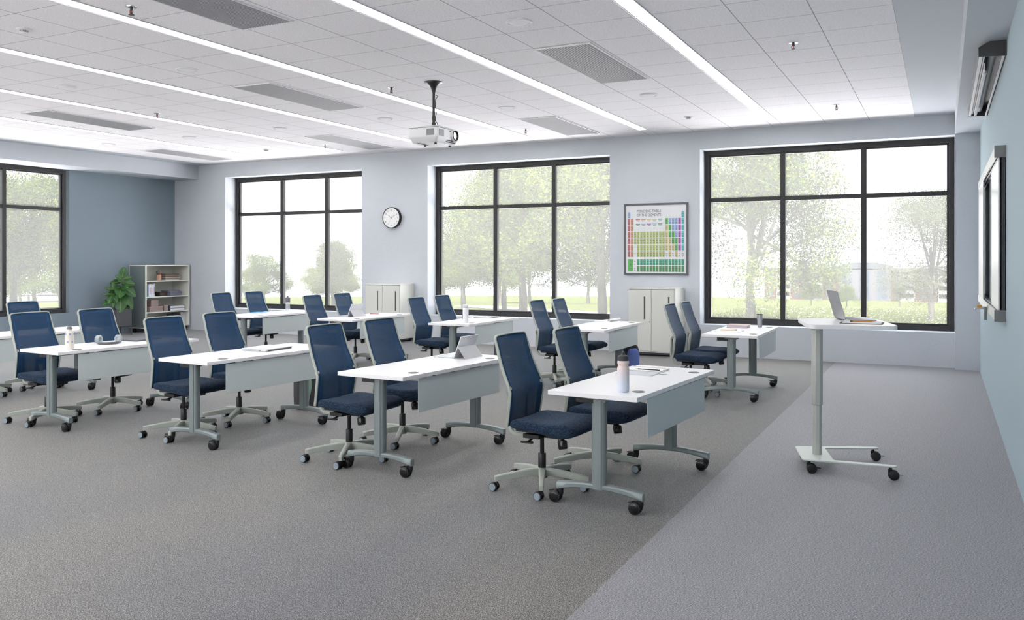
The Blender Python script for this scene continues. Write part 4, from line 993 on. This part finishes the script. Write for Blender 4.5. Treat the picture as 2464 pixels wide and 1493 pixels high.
# ------------------------------------------------------------------ planter with fiddle-leaf fig
t = thing('potted_fig', 'fiddle-leaf fig in a dark grey rectangular planter on legs', 'potted plant', (-15.25, 12.12, 0))
PM = mat('planter_grey', (74, 74, 78), .45)
px0, px1, py0, py1 = -.2, .15, -.165, .225
bb = MB(); z0, z1 = .18, .545
bb.box((px0, py0, z0), (px1, py1, z0 + .01)).box((px0, py0, z0), (px0 + .008, py1, z1)).box((px1 - .008, py0, z0), (px1, py1, z1)).box((px0, py0, z0), (px1, py0 + .008, z1)).box((px0, py1 - .008, z0), (px1, py1, z1))
bb.build('planter_box', PM, t, .002, 0)
for x in (px0 + .012, px1 - .012):
    for y_ in (py0 + .012, py1 - .012): MB().box((x - .012, y_ - .012, 0), (x + .012, y_ + .012, z0)).build('leg', PM, t, .001, 0)
MB().box((px0 + .008, py0 + .008, z1 - .05), (px1 - .008, py1 - .008, z1 - .03)).build('soil', M_soil, t, 0, 0)
M_fig = mat('fig_leaf', (58, 104, 52), .42, noise=(9, (44, 84, 42)), bump=(60, .2)); M_vein = mat('fig_vein', (150, 190, 80), .5)
def fig_leaf(o, dirv, L_, W_, droop):
    """leaf mesh with mid vein; o base, dirv direction"""
    d = Vector(dirv).normalized(); side = d.cross(Vector((.62, -.45, .45))); side = side.normalized() if side.length > .1 else Vector((0, 1, 0)); up = side.cross(d).normalized()
    b = MB().use(M_fig)
    def f(u, v):
        wv = (v * 2 - 1); ww = W_ * (math.sin(PI * min(1, u ** .8 * .93 + .04)) ** .8) * (.55 + .45 * u)
        bend = -droop * u * u * L_
        return Vector(o) + d * (u * L_) + side * (wv * ww / 2) + up * (abs(wv) * ww * .16 + .006 * math.sin(u * 22) * abs(wv)) + Vector((0, 0, bend))
    b.grid(f, 10, 6); b.use(M_vein)
    P = [f(u, .5) + up * .003 for u in [k / 8 * .92 for k in range(9)]]; b.tube(P, .0028, 5)
    return b
def add_leaf(par, o_, d_, L_, W_, dr_): fig_leaf(o_, d_, L_ * .92, W_ * 1.35, dr_).build('leaf', None, par, 0, 60)
st = MB().tube([(-.02, .08, .5), (-.03, .06, .65), (-.02, .09, .85), (-.01, .12, 1.0), (-.0, .1, 1.12), (0, .1, 1.2)], .009, 8); st.build('stem', M_stem, t)
st2 = MB().tube([(-.02, -.05, .5), (-.03, -.09, .68), (-.03, -.12, .85), (-.03, -.13, .95)], .007, 8); st2.build('stem', M_stem, t)
# leaves of the tall stem: (z, az, el, L, W)  az: 0=+x (towards room), 90=+y
for z, az, el, L_, W_, dr in [(1.18, 80, 75, .26, .16, 0), (1.15, -80, 35, .24, .13, .2), (1.15, 75, 20, .24, .11, .1), (1.1, -60, 10, .2, .15, .1), (1.1, -110, 5, .26, .12, .2), (1.06, 60, 5, .28, .16, .1), (1.02, 100, -5, .26, .12, 0), (1.0, -90, -5, .3, .12, .1),
                              (.98, -50, -20, .3, .24, .4), (.98, 50, -15, .3, .24, .4), (.9, 30, -35, .32, .22, .5), (.86, -40, -40, .34, .28, .6), (.9, -100, -5, .3, .18, .2), (.8, 20, -55, .3, .22, .3), (.82, 65, -35, .32, .2, .4), (.78, -20, -50, .26, .2, .4), (1.0, 0, 10, .24, .18, .3)]:
    a, e = math.radians(az), math.radians(el); add_leaf(t, (-.01, .1 if z > .95 else .075, z), (math.cos(a) * math.cos(e), math.sin(a) * math.cos(e), math.sin(e)), L_, W_, dr)
for z, az, el, L_, W_, dr in [(.95, 30, 80, .18, .08, 0), (.94, -90, 20, .2, .09, .1), (.9, 90, 5, .16, .08, .1), (.86, -90, -5, .22, .07, 0), (.84, -60, -35, .22, .12, .3), (.82, 0, -30, .2, .12, .3), (.78, 70, -35, .18, .1, .3), (.72, 80, 25, .22, .09, .0), (.72, -85, -10, .26, .14, .2), (.8, -30, -50, .24, .12, .2)]:
    a, e = math.radians(az), math.radians(el); add_leaf(t, (-.03, -.12, z), (math.cos(a) * math.cos(e), math.sin(a) * math.cos(e), math.sin(e)), L_, W_, dr)

# ------------------------------------------------------------------ clock
t = thing('wall_clock', 'round white wall clock with a black rim on the window wall', 'clock', (-9.62, YW, 2.387))
MB().lathe([(.2, 0), (.207, -.004), (.207, -.064), (.2, -.07), (.193, -.07), (.193, -.058), (.02, -.058)], axis='y', n=64).build('case', M_black, t, 0, 40)
MB().lathe([(.194, -.058), (.194, -.06), (.01, -.0601)], axis='y', n=64).build('dial', M_paper, t, 0, 30)
nb = MB()
for k in range(1, 13):
    a = PI / 2 - k * PI / 6; vs, fs = text2d(str(k), .034)
    nb.add([(x + .15 * math.cos(a), -.0612, y + .15 * math.sin(a)) for x, y in vs], fs)
for k in range(60):
    a = k * PI / 30; T = Matrix.Translation((0, -.0608, 0)) @ Matrix.Rotation(a, 4, 'Y'); nb.box((-.0008, 0, .182), (.0008, .0004, .188), T)
nb.build('numerals', M_darkgrey, t, 0, 0)
def hand(nm, ang, r0, r1, w_, m, y): MB().box((-w_ / 2, y, -r0), (w_ / 2, y + .001, r1), Matrix.Rotation(math.radians(ang), 4, 'Y')).build(nm, m, t, 0, 0)
hand('hour_hand', -55, .025, .09, .006, M_darkgrey, -.064); hand('minute_hand', 62, .025, .125, .005, M_darkgrey, -.0655); hand('second_hand', 206, .045, .13, .0025, mat('hand_red', (214, 110, 100), .5), -.067)

# ------------------------------------------------------------------ periodic table poster
px_, pz_ = lambda X: -.554 + (X - 160) / 1098 * 1.108, lambda Y: .603 - (Y - 155) / 1205 * 1.206
t = thing('poster', 'framed periodic table of the elements poster', 'poster', (-4.302, YW, 1.914))
fr = MB(); W2, H2, f_ = .554, .603, .03
fr.box((-W2, -.03, -H2), (-W2 + f_, 0, H2)).box((W2 - f_, -.03, -H2), (W2, 0, H2)).box((-W2 + f_, -.03, -H2), (W2 - f_, 0, -H2 + f_)).box((-W2 + f_, -.03, H2 - f_), (W2 - f_, 0, H2))
fr.build('frame', mat('poster_frame', (92, 93, 98), .45), t, .003, 0)
MB().box((-W2 + f_, -.012, -H2 + f_), (W2 - f_, 0, H2 - f_)).build('sheet', mat('poster_paper', (226, 227, 229), .5), t, 0, 0)
CC = dict(a=(194, 118, 128), e=(200, 160, 130), m=(206, 192, 144), t=(184, 194, 132), l=(84, 168, 138), g=(102, 174, 98), n=(156, 178, 214), h=(172, 104, 176), o=(122, 192, 200), c=(98, 150, 104))
ROWS = [[('H', 0, 'n'), ('He', 17, 'o')],
 [('Li', 0, 'a'), ('Be', 1, 'e'), ('B', 12, 'g'), ('C', 13, 'n'), ('N', 14, 'n'), ('O', 15, 'n'), ('F', 16, 'h'), ('Ne', 17, 'o')],
 [('Na', 0, 'a'), ('Mg', 1, 'e'), ('Al', 12, 'm'), ('Si', 13, 'g'), ('P', 14, 'n'), ('S', 15, 'n'), ('Cl', 16, 'h'), ('Ar', 17, 'o')]]
def full(symbols, cats): return [(s_, i, c_) for i, (s_, c_) in enumerate(zip(symbols.split(), cats)) if c_ != '_']
ROWS.append(full('K Ca Sc Ti V Cr Mn Fe Co Ni Cu Zn Ga Ge As Se Br Kr', 'aettttttttttmggnho'))
ROWS.append(full('Rb Sr Y Zr Nb Mo Tc Ru Rh Pd Ag Cd In Sn Sb Te I Xe', 'aettttttttttmmggho'))
ROWS.append(full('Cs Ba - Hf Ta W Re Os Ir Pt Au Hg Tl Pb Bi Po At Rn', 'ae_tttttttttmmmgho'))
ROWS.append(full('Fr Ra - Rf Db Sg Bh Hs Mt Ds Rg Cn Nh Fl Mc Lv Ts Og', 'ae_tttttttttwmwmww'))
cells = MB(); txt = MB(); cm = {k: mat('cell_' + k, v, .6) for k, v in CC.items()}
def cell(s_, X, Y, c_, h=100, w_=45):
    if c_ != 'w': cells.use(cm[c_]).box((px_(X), -.0132, pz_(Y + h)), (px_(X + w_), -.012, pz_(Y)))
    vs, fs = text2d(s_, .0235, sx=.95); cx, cz = (px_(X) + px_(X + w_)) / 2, pz_(Y + h * .42)
    txt.add([(x + cx, -.0137, y + cz) for x, y in vs], fs)
    for yy, ww in ((.12, .2), (.74, .62), (.9, .5)): txt.box((cx - .045 * ww / 2, -.0137, pz_(Y + h * yy) - .0025), (cx + .045 * ww / 2, -.0135, pz_(Y + h * yy) + .0025))
for r_, row in enumerate(ROWS):
    for s_, i, c_ in row: cell(s_, 223 + 54.3 * i, 300 + 110 * r_, c_)
for r_, (sy, c_) in enumerate((('La Ce Pr Nd Pm Sm Eu Gd Tb Dy Ho Er Tm Yb Lu', 'l'), ('Ac Th Pa U Np Pu Am Cm Bk Cf Es Fm Md No Lr', 'c'))):
    for i, s_ in enumerate(sy.split()): cell(s_, 223 + 54.3 * (i + 3), 1095 + 113 * r_, c_)
for Y, s_ in ((885, 'La-Lu'), (995, 'Ac-Lr')):
    vs, fs = text2d(s_, .014); txt.add([(x + px_(354), -.0137, y + pz_(Y)) for x, y in vs], fs)
cells.use(cm['g']).box((px_(228), -.0132, pz_(1305)), (px_(318), -.012, pz_(1095)))
for s_, Y, z_ in (('5', 1125, .016), ('B', 1185, .034), ('BORON', 1255, .012), ('10.811', 1282, .01)):
    vs, fs = text2d(s_, z_); txt.add([(x + px_(272), -.0137, y + pz_(Y)) for x, y in vs], fs)
for Y, ww in ((1130, 30), (1182, 26), (1256, 26), (1285, 30)): txt.box((px_(332), -.0137, pz_(Y + 3)), (px_(332 + ww), -.0135, pz_(Y - 3)))
for r_ in range(2):
    for i in range(5):
        X = 365 + 95.7 * i; Y = 420 + 76 * r_ + 0
        cells.use(cm['aemtlgnhoc'[i + 5 * r_]]).box((px_(X), -.0132, pz_(Y + 14)), (px_(X + 75), -.012, pz_(Y)))
        txt.box((px_(X + 12), -.0137, pz_(Y + 32)), (px_(X + 64), -.0135, pz_(Y + 26)))
for i, Y in [(0, 290), (1, 395), (17, 290)] + [(k, 610) for k in range(2, 12)] + [(k, 385) for k in range(12, 17)]:
    X = 223 + 54.3 * i + 22
    for d in (6, 22): txt.box((px_(X - 6), -.0137, pz_(Y - d) - .001), (px_(X + 6), -.0135, pz_(Y - d) + .001))
for s_, Y in (('PERIODIC TABLE', 285), ('OF THE ELEMENTS', 350)):
    vs, fs = text2d(s_, .044, sx=1); w0 = max(v[0] for v in vs) - min(v[0] for v in vs); k = .418 / w0
    txt.add([(x * k + px_(595), -.0137, y + pz_(Y)) for x, y in vs], fs)
cells.build('element_cells', None, t, 0, 0); txt.build('lettering', mat('print_black', (58, 58, 60), .6), t, 0, 0)

# ------------------------------------------------------------------ outdoors
def gz(x, y): return -.4 - .0405 * math.hypot(max(0, y - 14.4), max(0, -16 - x))
def ground(nx=40):
    b = MB(); xs = [60, 30, 10, 0, -8, -16, -20, -30, -50, -90, -160, -300]; ys = [-120, -40, 0, 14.3, 18, 24, 32, 45, 70, 110, 180, 300, 520]
    xs = [260, 120] + xs + [-560]; n, m_ = len(xs), len(ys)
    b.add([(x, y, gz(x, y)) for x in xs for y in ys], [(i * m_ + j, (i + 1) * m_ + j, (i + 1) * m_ + j + 1, i * m_ + j + 1) for i in range(n - 1) for j in range(m_ - 1) if not (xs[i] <= .7 and xs[i + 1] >= -16.1 and ys[j + 1] <= 14.4 and ys[j] >= -3.3)])
    return b
M_grass = mat('lawn', (42, 48, 26), .95, noise=(.12, (52, 54, 34)), spec=0)
o = ground().build('lawn', M_grass, None, 0, 0); tag(o, kind='structure')
M_bounce_cut = mat('bounce_cut_strip', (70, 62, 54), .95, spec=0, noise=(3, (58, 62, 44)))  # unseen dark strip, added to cut bounce light on the ceiling by the windows
tag(MB().box((-22, YW + WT, -.6), (8, 16.8, -.36)).build('bounce_cut_strip', M_bounce_cut, None, 0, 0), kind='structure')
M_bounce = mat('bounce_slab_pale', (226, 225, 229), .9, noise=(2, (218, 218, 222)))  # unseen pale slab, added to bounce sunlight up to the ceiling
tr_ = MB(); tr_.box((-22, 16.8, -.6), (8, 26, -.37)).box((-21, -14, -.6), (-17.3, YW + WT, -.37)).box((XL - .3, -14, -.6), (8, YB - .2, -.37))
tag(tr_.build('bounce_slab', M_bounce, None, 0, 0), kind='structure')
M_path = mat('path_concrete', (120, 119, 117), .9, spec=0)
pp = MB(); P = [(-40, 70), (-22, 52), (-14, 44), (-8, 40), (-2, 39), (3, 44), (8, 56)]
for (a, b_), (c_, d_) in zip(P, P[1:]):
    pp.add([(a, b_ - 2.4, gz(a, b_ - 2.4) + .06), (c_, d_ - 2.4, gz(c_, d_ - 2.4) + .06), (c_, d_ + 2.4, gz(c_, d_ + 2.4) + .06), (a, b_ + 2.4, gz(a, b_ + 2.4) + .06)], [(0, 1, 2, 3)])
o = pp.build('path', M_path, None, 0, 0, thick=.05); tag(o, 'pale winding footpath across the lawn outside the right window', 'path')
# tall meadow grass outside the right window
rnd = random.Random(3)
gb = MB(); ga = leaf_mat('meadow_green', (52, 62, 32), (78, 82, 48), .4); gw = leaf_mat('meadow_flower', (150, 150, 144), (166, 164, 158), .3)
gb.use(ga)
for k in range(42000):
    q_ = rnd.random(); y = 26.1 + 36 * q_ ** 1.25; x = -.14 * y - 3.5 + (9 + .14 * y) * rnd.random()
    h = .3 + .5 * rnd.random(); a = rnd.random() * PI; w_ = .02 + .02 * rnd.random() + .03 * q_; lx, ly = (rnd.random() - .5) * .3, (rnd.random() - .5) * .3; z = gz(x, y) - .02
    gb.use(gw if k % 14 == 0 else ga)
    dx, dy = math.cos(a) * w_, math.sin(a) * w_
    if k % 14 == 0: gb.add([(x - .035, y, z + h), (x, y - .035, z + h + .02), (x + .035, y, z + h + .03), (x, y + .035, z + h)], [(0, 1, 2, 3)])
    else: gb.add([(x - dx, y - dy, z), (x + dx, y + dy, z), (x + lx, y + ly, z + h)], [(0, 1, 2)])
o = gb.build('meadow_grass', None, None, 0, 0); tag(o, 'tall pale meadow grass with white flowers outside the right window', 'grass', kind='stuff')

def crown_mesh(seed, n, spread, leaf, mats, blobs=44):
    rn = random.Random(seed); b = MB(); B = []
    for k in range(blobs):
        a = rn.random() * 2 * PI; u = rn.random(); r_ = math.sqrt(rn.random()) * (1 - .75 * max(0, u - .35)) * spread
        B.append((r_ * math.cos(a), r_ * math.sin(a), .27 + u * .66, .09 + .1 * rn.random()))
    for k in range(n):
        bx_, by_, bz_, br = B[rn.randrange(blobs)]
        v = Vector((rn.gauss(0, 1), rn.gauss(0, 1), rn.gauss(0, .7))); v = v.normalized() * br * (rn.random() ** .45)
        c_ = Vector((bx_, by_, bz_)) + v
        d = Vector((rn.gauss(0, 1), rn.gauss(0, 1), rn.gauss(0, 1))).normalized(); e = d.orthogonal().normalized(); l = leaf * (.6 + .8 * rn.random())
        b.use(mats[0] if rn.random() < .7 else mats[1])
        b.add([c_ - d * l, c_ + e * l * .55, c_ + d * l, c_ - e * l * .55], [(0, 1, 2, 3)])
    return b, B
def trunk_mesh(seed, B, r_=.02):
    rn = random.Random(seed); b = MB()
    b.sweep([(0, 0, -.06), (.005, 0, .1), (.0, .008, .25), (.01, 0, .4), (0, .01, .6)], lambda u: [(r_ * (1.25 - u * .8) * math.cos(2 * PI * k / 10), r_ * (1.25 - u * .8) * math.sin(2 * PI * k / 10)) for k in range(10)], (1, 0, 0))
    for k, (x, y, z, br) in enumerate(B[:16]):
        z0 = .2 + .3 * rn.random(); m_ = Vector((x * .45, y * .45, z0 + (z - z0) * .4))
        b.tube([(0, 0, z0), m_, (x, y, z)], r_ * .32, 6)
    return b
LM = [(leaf_mat('leaf_a', (36, 45, 29), (50, 58, 36)), leaf_mat('leaf_a2', (72, 80, 34), (86, 90, 44))),
      (leaf_mat('leaf_b', (44, 48, 38), (58, 62, 48)), leaf_mat('leaf_b2', (68, 72, 50), (80, 82, 60)))]
PROTO = []
for sd, n, spd, lf, mt in ((1, 85000, .36, .0058, 0), (2, 66000, .36, .006, 0), (5, 50000, .32, .0058, 1)):
    cb, B = crown_mesh(sd, n, spd, lf, LM[mt])
    c_ = cb.build('foliage', None, None, 0, 0); tr = trunk_mesh(sd, B).build('trunk', M_trunk, None, 0, 60)
    PROTO.append((c_.data, tr.data)); bpy.data.objects.remove(c_); bpy.data.objects.remove(tr)
def tree(x, y, H_, k, label, rz=0, wide=1.0):
    t = thing('tree', label, 'tree', (x, y, gz(x, y)), rz, 'trees outside the windows'); t.scale = (H_ * wide, H_ * wide, H_)
    for nm, me in (('foliage', PROTO[k][0]), ('trunk', PROTO[k][1])):
        o = bpy.data.objects.new(nm, me); col.objects.link(o); o.parent = t
    return t
TREES = [(-5.35, 27.0, 7.6, 0, 'big spreading tree filling the left half of the right window', 0.3, .95),
 (-.35, 34, 5.3, 2, 'rounded many-stemmed tree at the right side of the right window', 1.0, 1.0),
 (-12.1, 32, 9.5, 0, 'large leafy tree whose trunk stands in the right pane of the middle window', 2.0, 1.0),
 (-17.6, 36, 9.8, 1, 'tree with a thick dark trunk in the centre pane of the middle window', 1.1, .95),
 (-23.7, 46, 9.5, 0, 'tree standing behind the thick trunk in the middle window', 4.0, .8),
 (-25.4, 44, 6.6, 1, 'pale leafy tree in the left pane of the middle window', 2.6, 1.15),
 (-27.5, 52, 8.2, 2, 'lower pale tree at the lower left of the middle window', .4, 1.1),
 (-36.5, 52, 5.4, 2, 'tree in the right pane of the first tall window', 2.2, 1.1),
 (-44.5, 56, 5.6, 2, 'wispy tree in the centre pane of the first tall window', 3.2, 1.15),
 (-54, 58, 4.9, 1, 'low round tree in the left pane of the first tall window', .9, 1.3),
 (-49.5, 62, 5.0, 1, 'low bushy tree between the wispy tree and the left pane in the first window', 1.9, 1.4),
 (-42.0, 27.2, 7.8, 0, 'tall dark tree seen through the left-hand window', .2, 1.2),
 (-57, 38.5, 6.0, 1, 'bushy pale tree near the right edge of the left-hand window', 1.5, 1.3),
 (-60, 36.5, 6.0, 2, 'pale tree behind the fence seen through the left-hand window', 2.5, 1.3),
 (-17, 130, 3.4, 1, 'small bright tree in front of the far apartment building, left one', .2, 1.2),
 (-12, 128, 2.9, 1, 'small bright tree in front of the far apartment building, middle one', 2.2, 1.2),
 (-5.5, 135, 3.4, 2, 'small bright tree in front of the far apartment building, right one', 1.2, 1.2)]
for a in TREES: tree(*a)
bl_ = 'hazy far tree in the distant belt beyond the lawn, faint behind nearer trees'
for k in range(5): tree(-59 + 6.3 * k, 97 + 4 * (k % 2), 8.5, (k + 1) % 3, bl_, k * 1.3, 1.15)['group'] = 'hazy background trees'
for k in range(4): tree(-94 + 8 * k, 99 + 5 * (k % 2), 5.6, (k + 2) % 3, bl_, k * 1.7, 1.4)['group'] = 'hazy background trees'
for k in range(3): tree(-86 - 3 * (k % 2), 53 + 5.5 * k, 6.5, (k + 1) % 3, bl_, k * 2.1, 1.2)['group'] = 'hazy background trees'
# fence outside the left window
t = thing('park_fence', 'thin rail fence far off through the left-hand window', 'fence', (-50, 33, gz(-50, 33)), 0)
z0 = 0
for k in range(13):
    y = -14 + k * 2.4; zz = gz(-50, 33 + y) - gz(-50, 33); MB().box((-.05, y - .05, zz - .1), (.05, y + .05, zz + 1.4)).build('post', M_trunk, t, 0, 0)
r_ = MB()
for z in (.5, .9, 1.3):
    for k in range(12):
        ya, yb = -14 + k * 2.4, -14 + (k + 1) * 2.4; za, zb_ = gz(-50, 33 + ya) - gz(-50, 33), gz(-50, 33 + yb) - gz(-50, 33)
        r_.loft([[(-.03, ya, za + z), (.03, ya, za + z), (.03, ya, za + z + .07), (-.03, ya, za + z + .07)], [(-.03, yb, zb_ + z), (.03, yb, zb_ + z), (.03, yb, zb_ + z + .07), (-.03, yb, zb_ + z + .07)]])
r_.build('rail', M_trunk, t, 0, 0)
# apartment building
t = thing('apartment_building', 'long four-storey brick apartment building in the distance, white balconies', 'building', (-25, 325, gz(-25, 325)), 0)
Mbr = mat('brick', (44, 33, 32), .9, spec=0, noise=(.2, (50, 38, 36))); Mst = mat('pale_stone', (56, 56, 60), .8, spec=0); Mrf = mat('roof', (46, 48, 53), .9, spec=0); Mgl = mat('far_glass', (34, 42, 52), .5, spec=.1)
MB().box((-34, 0, -1), (40, 14, 10.6)).build('wall', Mbr, t, 0, 0)
MB().box((-35, -.6, 10.6), (41, 15, 11.4)).build('roof', Mrf, t, 0, 0)
MB().box((-8, -1.6, 0), (9, 0, 11.2)).build('centre_bay', Mst, t, 0, 0)
MB().prism([(-9, 0), (10, 0), (9, 1.1), (4, 2.2), (-3, 2.2), (-8, 1.1)], 0, 3, Matrix.Translation((0, 1.2, 11.3)) @ Matrix.Rotation(PI / 2, 4, 'X')).build('pediment', Mrf, t, 0, 0)
for bx_ in (-27, -16, 14, 26, 35):
    b = MB()
    for fl_ in range(4): b.box((bx_ - 2.4, -1.5, fl_ * 2.7 + .1), (bx_ + 2.4, 0, fl_ * 2.7 + .35)).box((bx_ - 2.4, -1.5, fl_ * 2.7 + .35), (bx_ + 2.4, -1.42, fl_ * 2.7 + 1.2))
    for s_ in (-2.4, 2.2): b.box((bx_ + s_, -1.5, 0), (bx_ + s_ + .2, -1.3, 10.8))
    b.build('balcony_stack', mat('balcony_white', (110, 110, 114), .8, spec=0), t, 0, 0)
for fl_ in range(4):
    for wx in (-32, -22.5, -20, -11.5, 10.8, 19, 21.5, 31, 38): 
        w_ = MB().box((wx - .8, -.06, fl_ * 2.7 + .9), (wx + .8, .04, fl_ * 2.7 + 2.4)).build('window', Mgl, t, 0, 0)
    for wx in (-5, 0.5, 6): MB().box((wx - 1.5, -1.66, fl_ * 2.7 + .7), (wx + 1.5, -1.58, fl_ * 2.7 + 2.5)).build('window', Mgl, t, 0, 0)

# ------------------------------------------------------------------ light, sky, camera
w_ = bpy.data.worlds.new('sky'); sc.world = w_; w_.use_nodes = True
bg = w_.node_tree.nodes['Background']; bg.inputs[0].default_value = (.93, .975, 1, 1); bg.inputs[1].default_value = 1.7
sun = bpy.data.lights.new('sun', 'SUN'); so = bpy.data.objects.new('sun', sun); col.objects.link(so)
sun.energy = 33; sun.angle = math.radians(2); sun.color = (1, .97, .92); so.rotation_euler = (math.radians(32), math.radians(8), 0)
cam = bpy.data.cameras.new('camera'); co = bpy.data.objects.new('camera', cam); col.objects.link(co)
co.location = (0, 0, 1.571); co.rotation_euler = (PI / 2, 0, math.radians(26.757))
cam.sensor_width = 36; cam.lens = 36 * 2055.6 / 2464; cam.shift_y = -121.7 / 2464; cam.clip_end = 1500; cam.clip_start = .05
sc.camera = co
sc.view_settings.view_transform = 'Standard'; sc.view_settings.look = 'None'; sc.view_settings.gamma = 1; sc.view_settings.exposure = .88; sc.view_settings.use_curve_mapping = False
cy = sc.cycles
cy.use_denoising = True; cy.denoiser = 'OPENIMAGEDENOISE'
cy.max_bounces = 8; cy.diffuse_bounces = 5; cy.glossy_bounces = 3; cy.transmission_bounces = 3; cy.transparent_max_bounces = 12
cy.use_adaptive_sampling = True; cy.adaptive_threshold = .02; cy.caustics_reflective = False; cy.caustics_refractive = False
cy.sample_clamp_indirect = 6
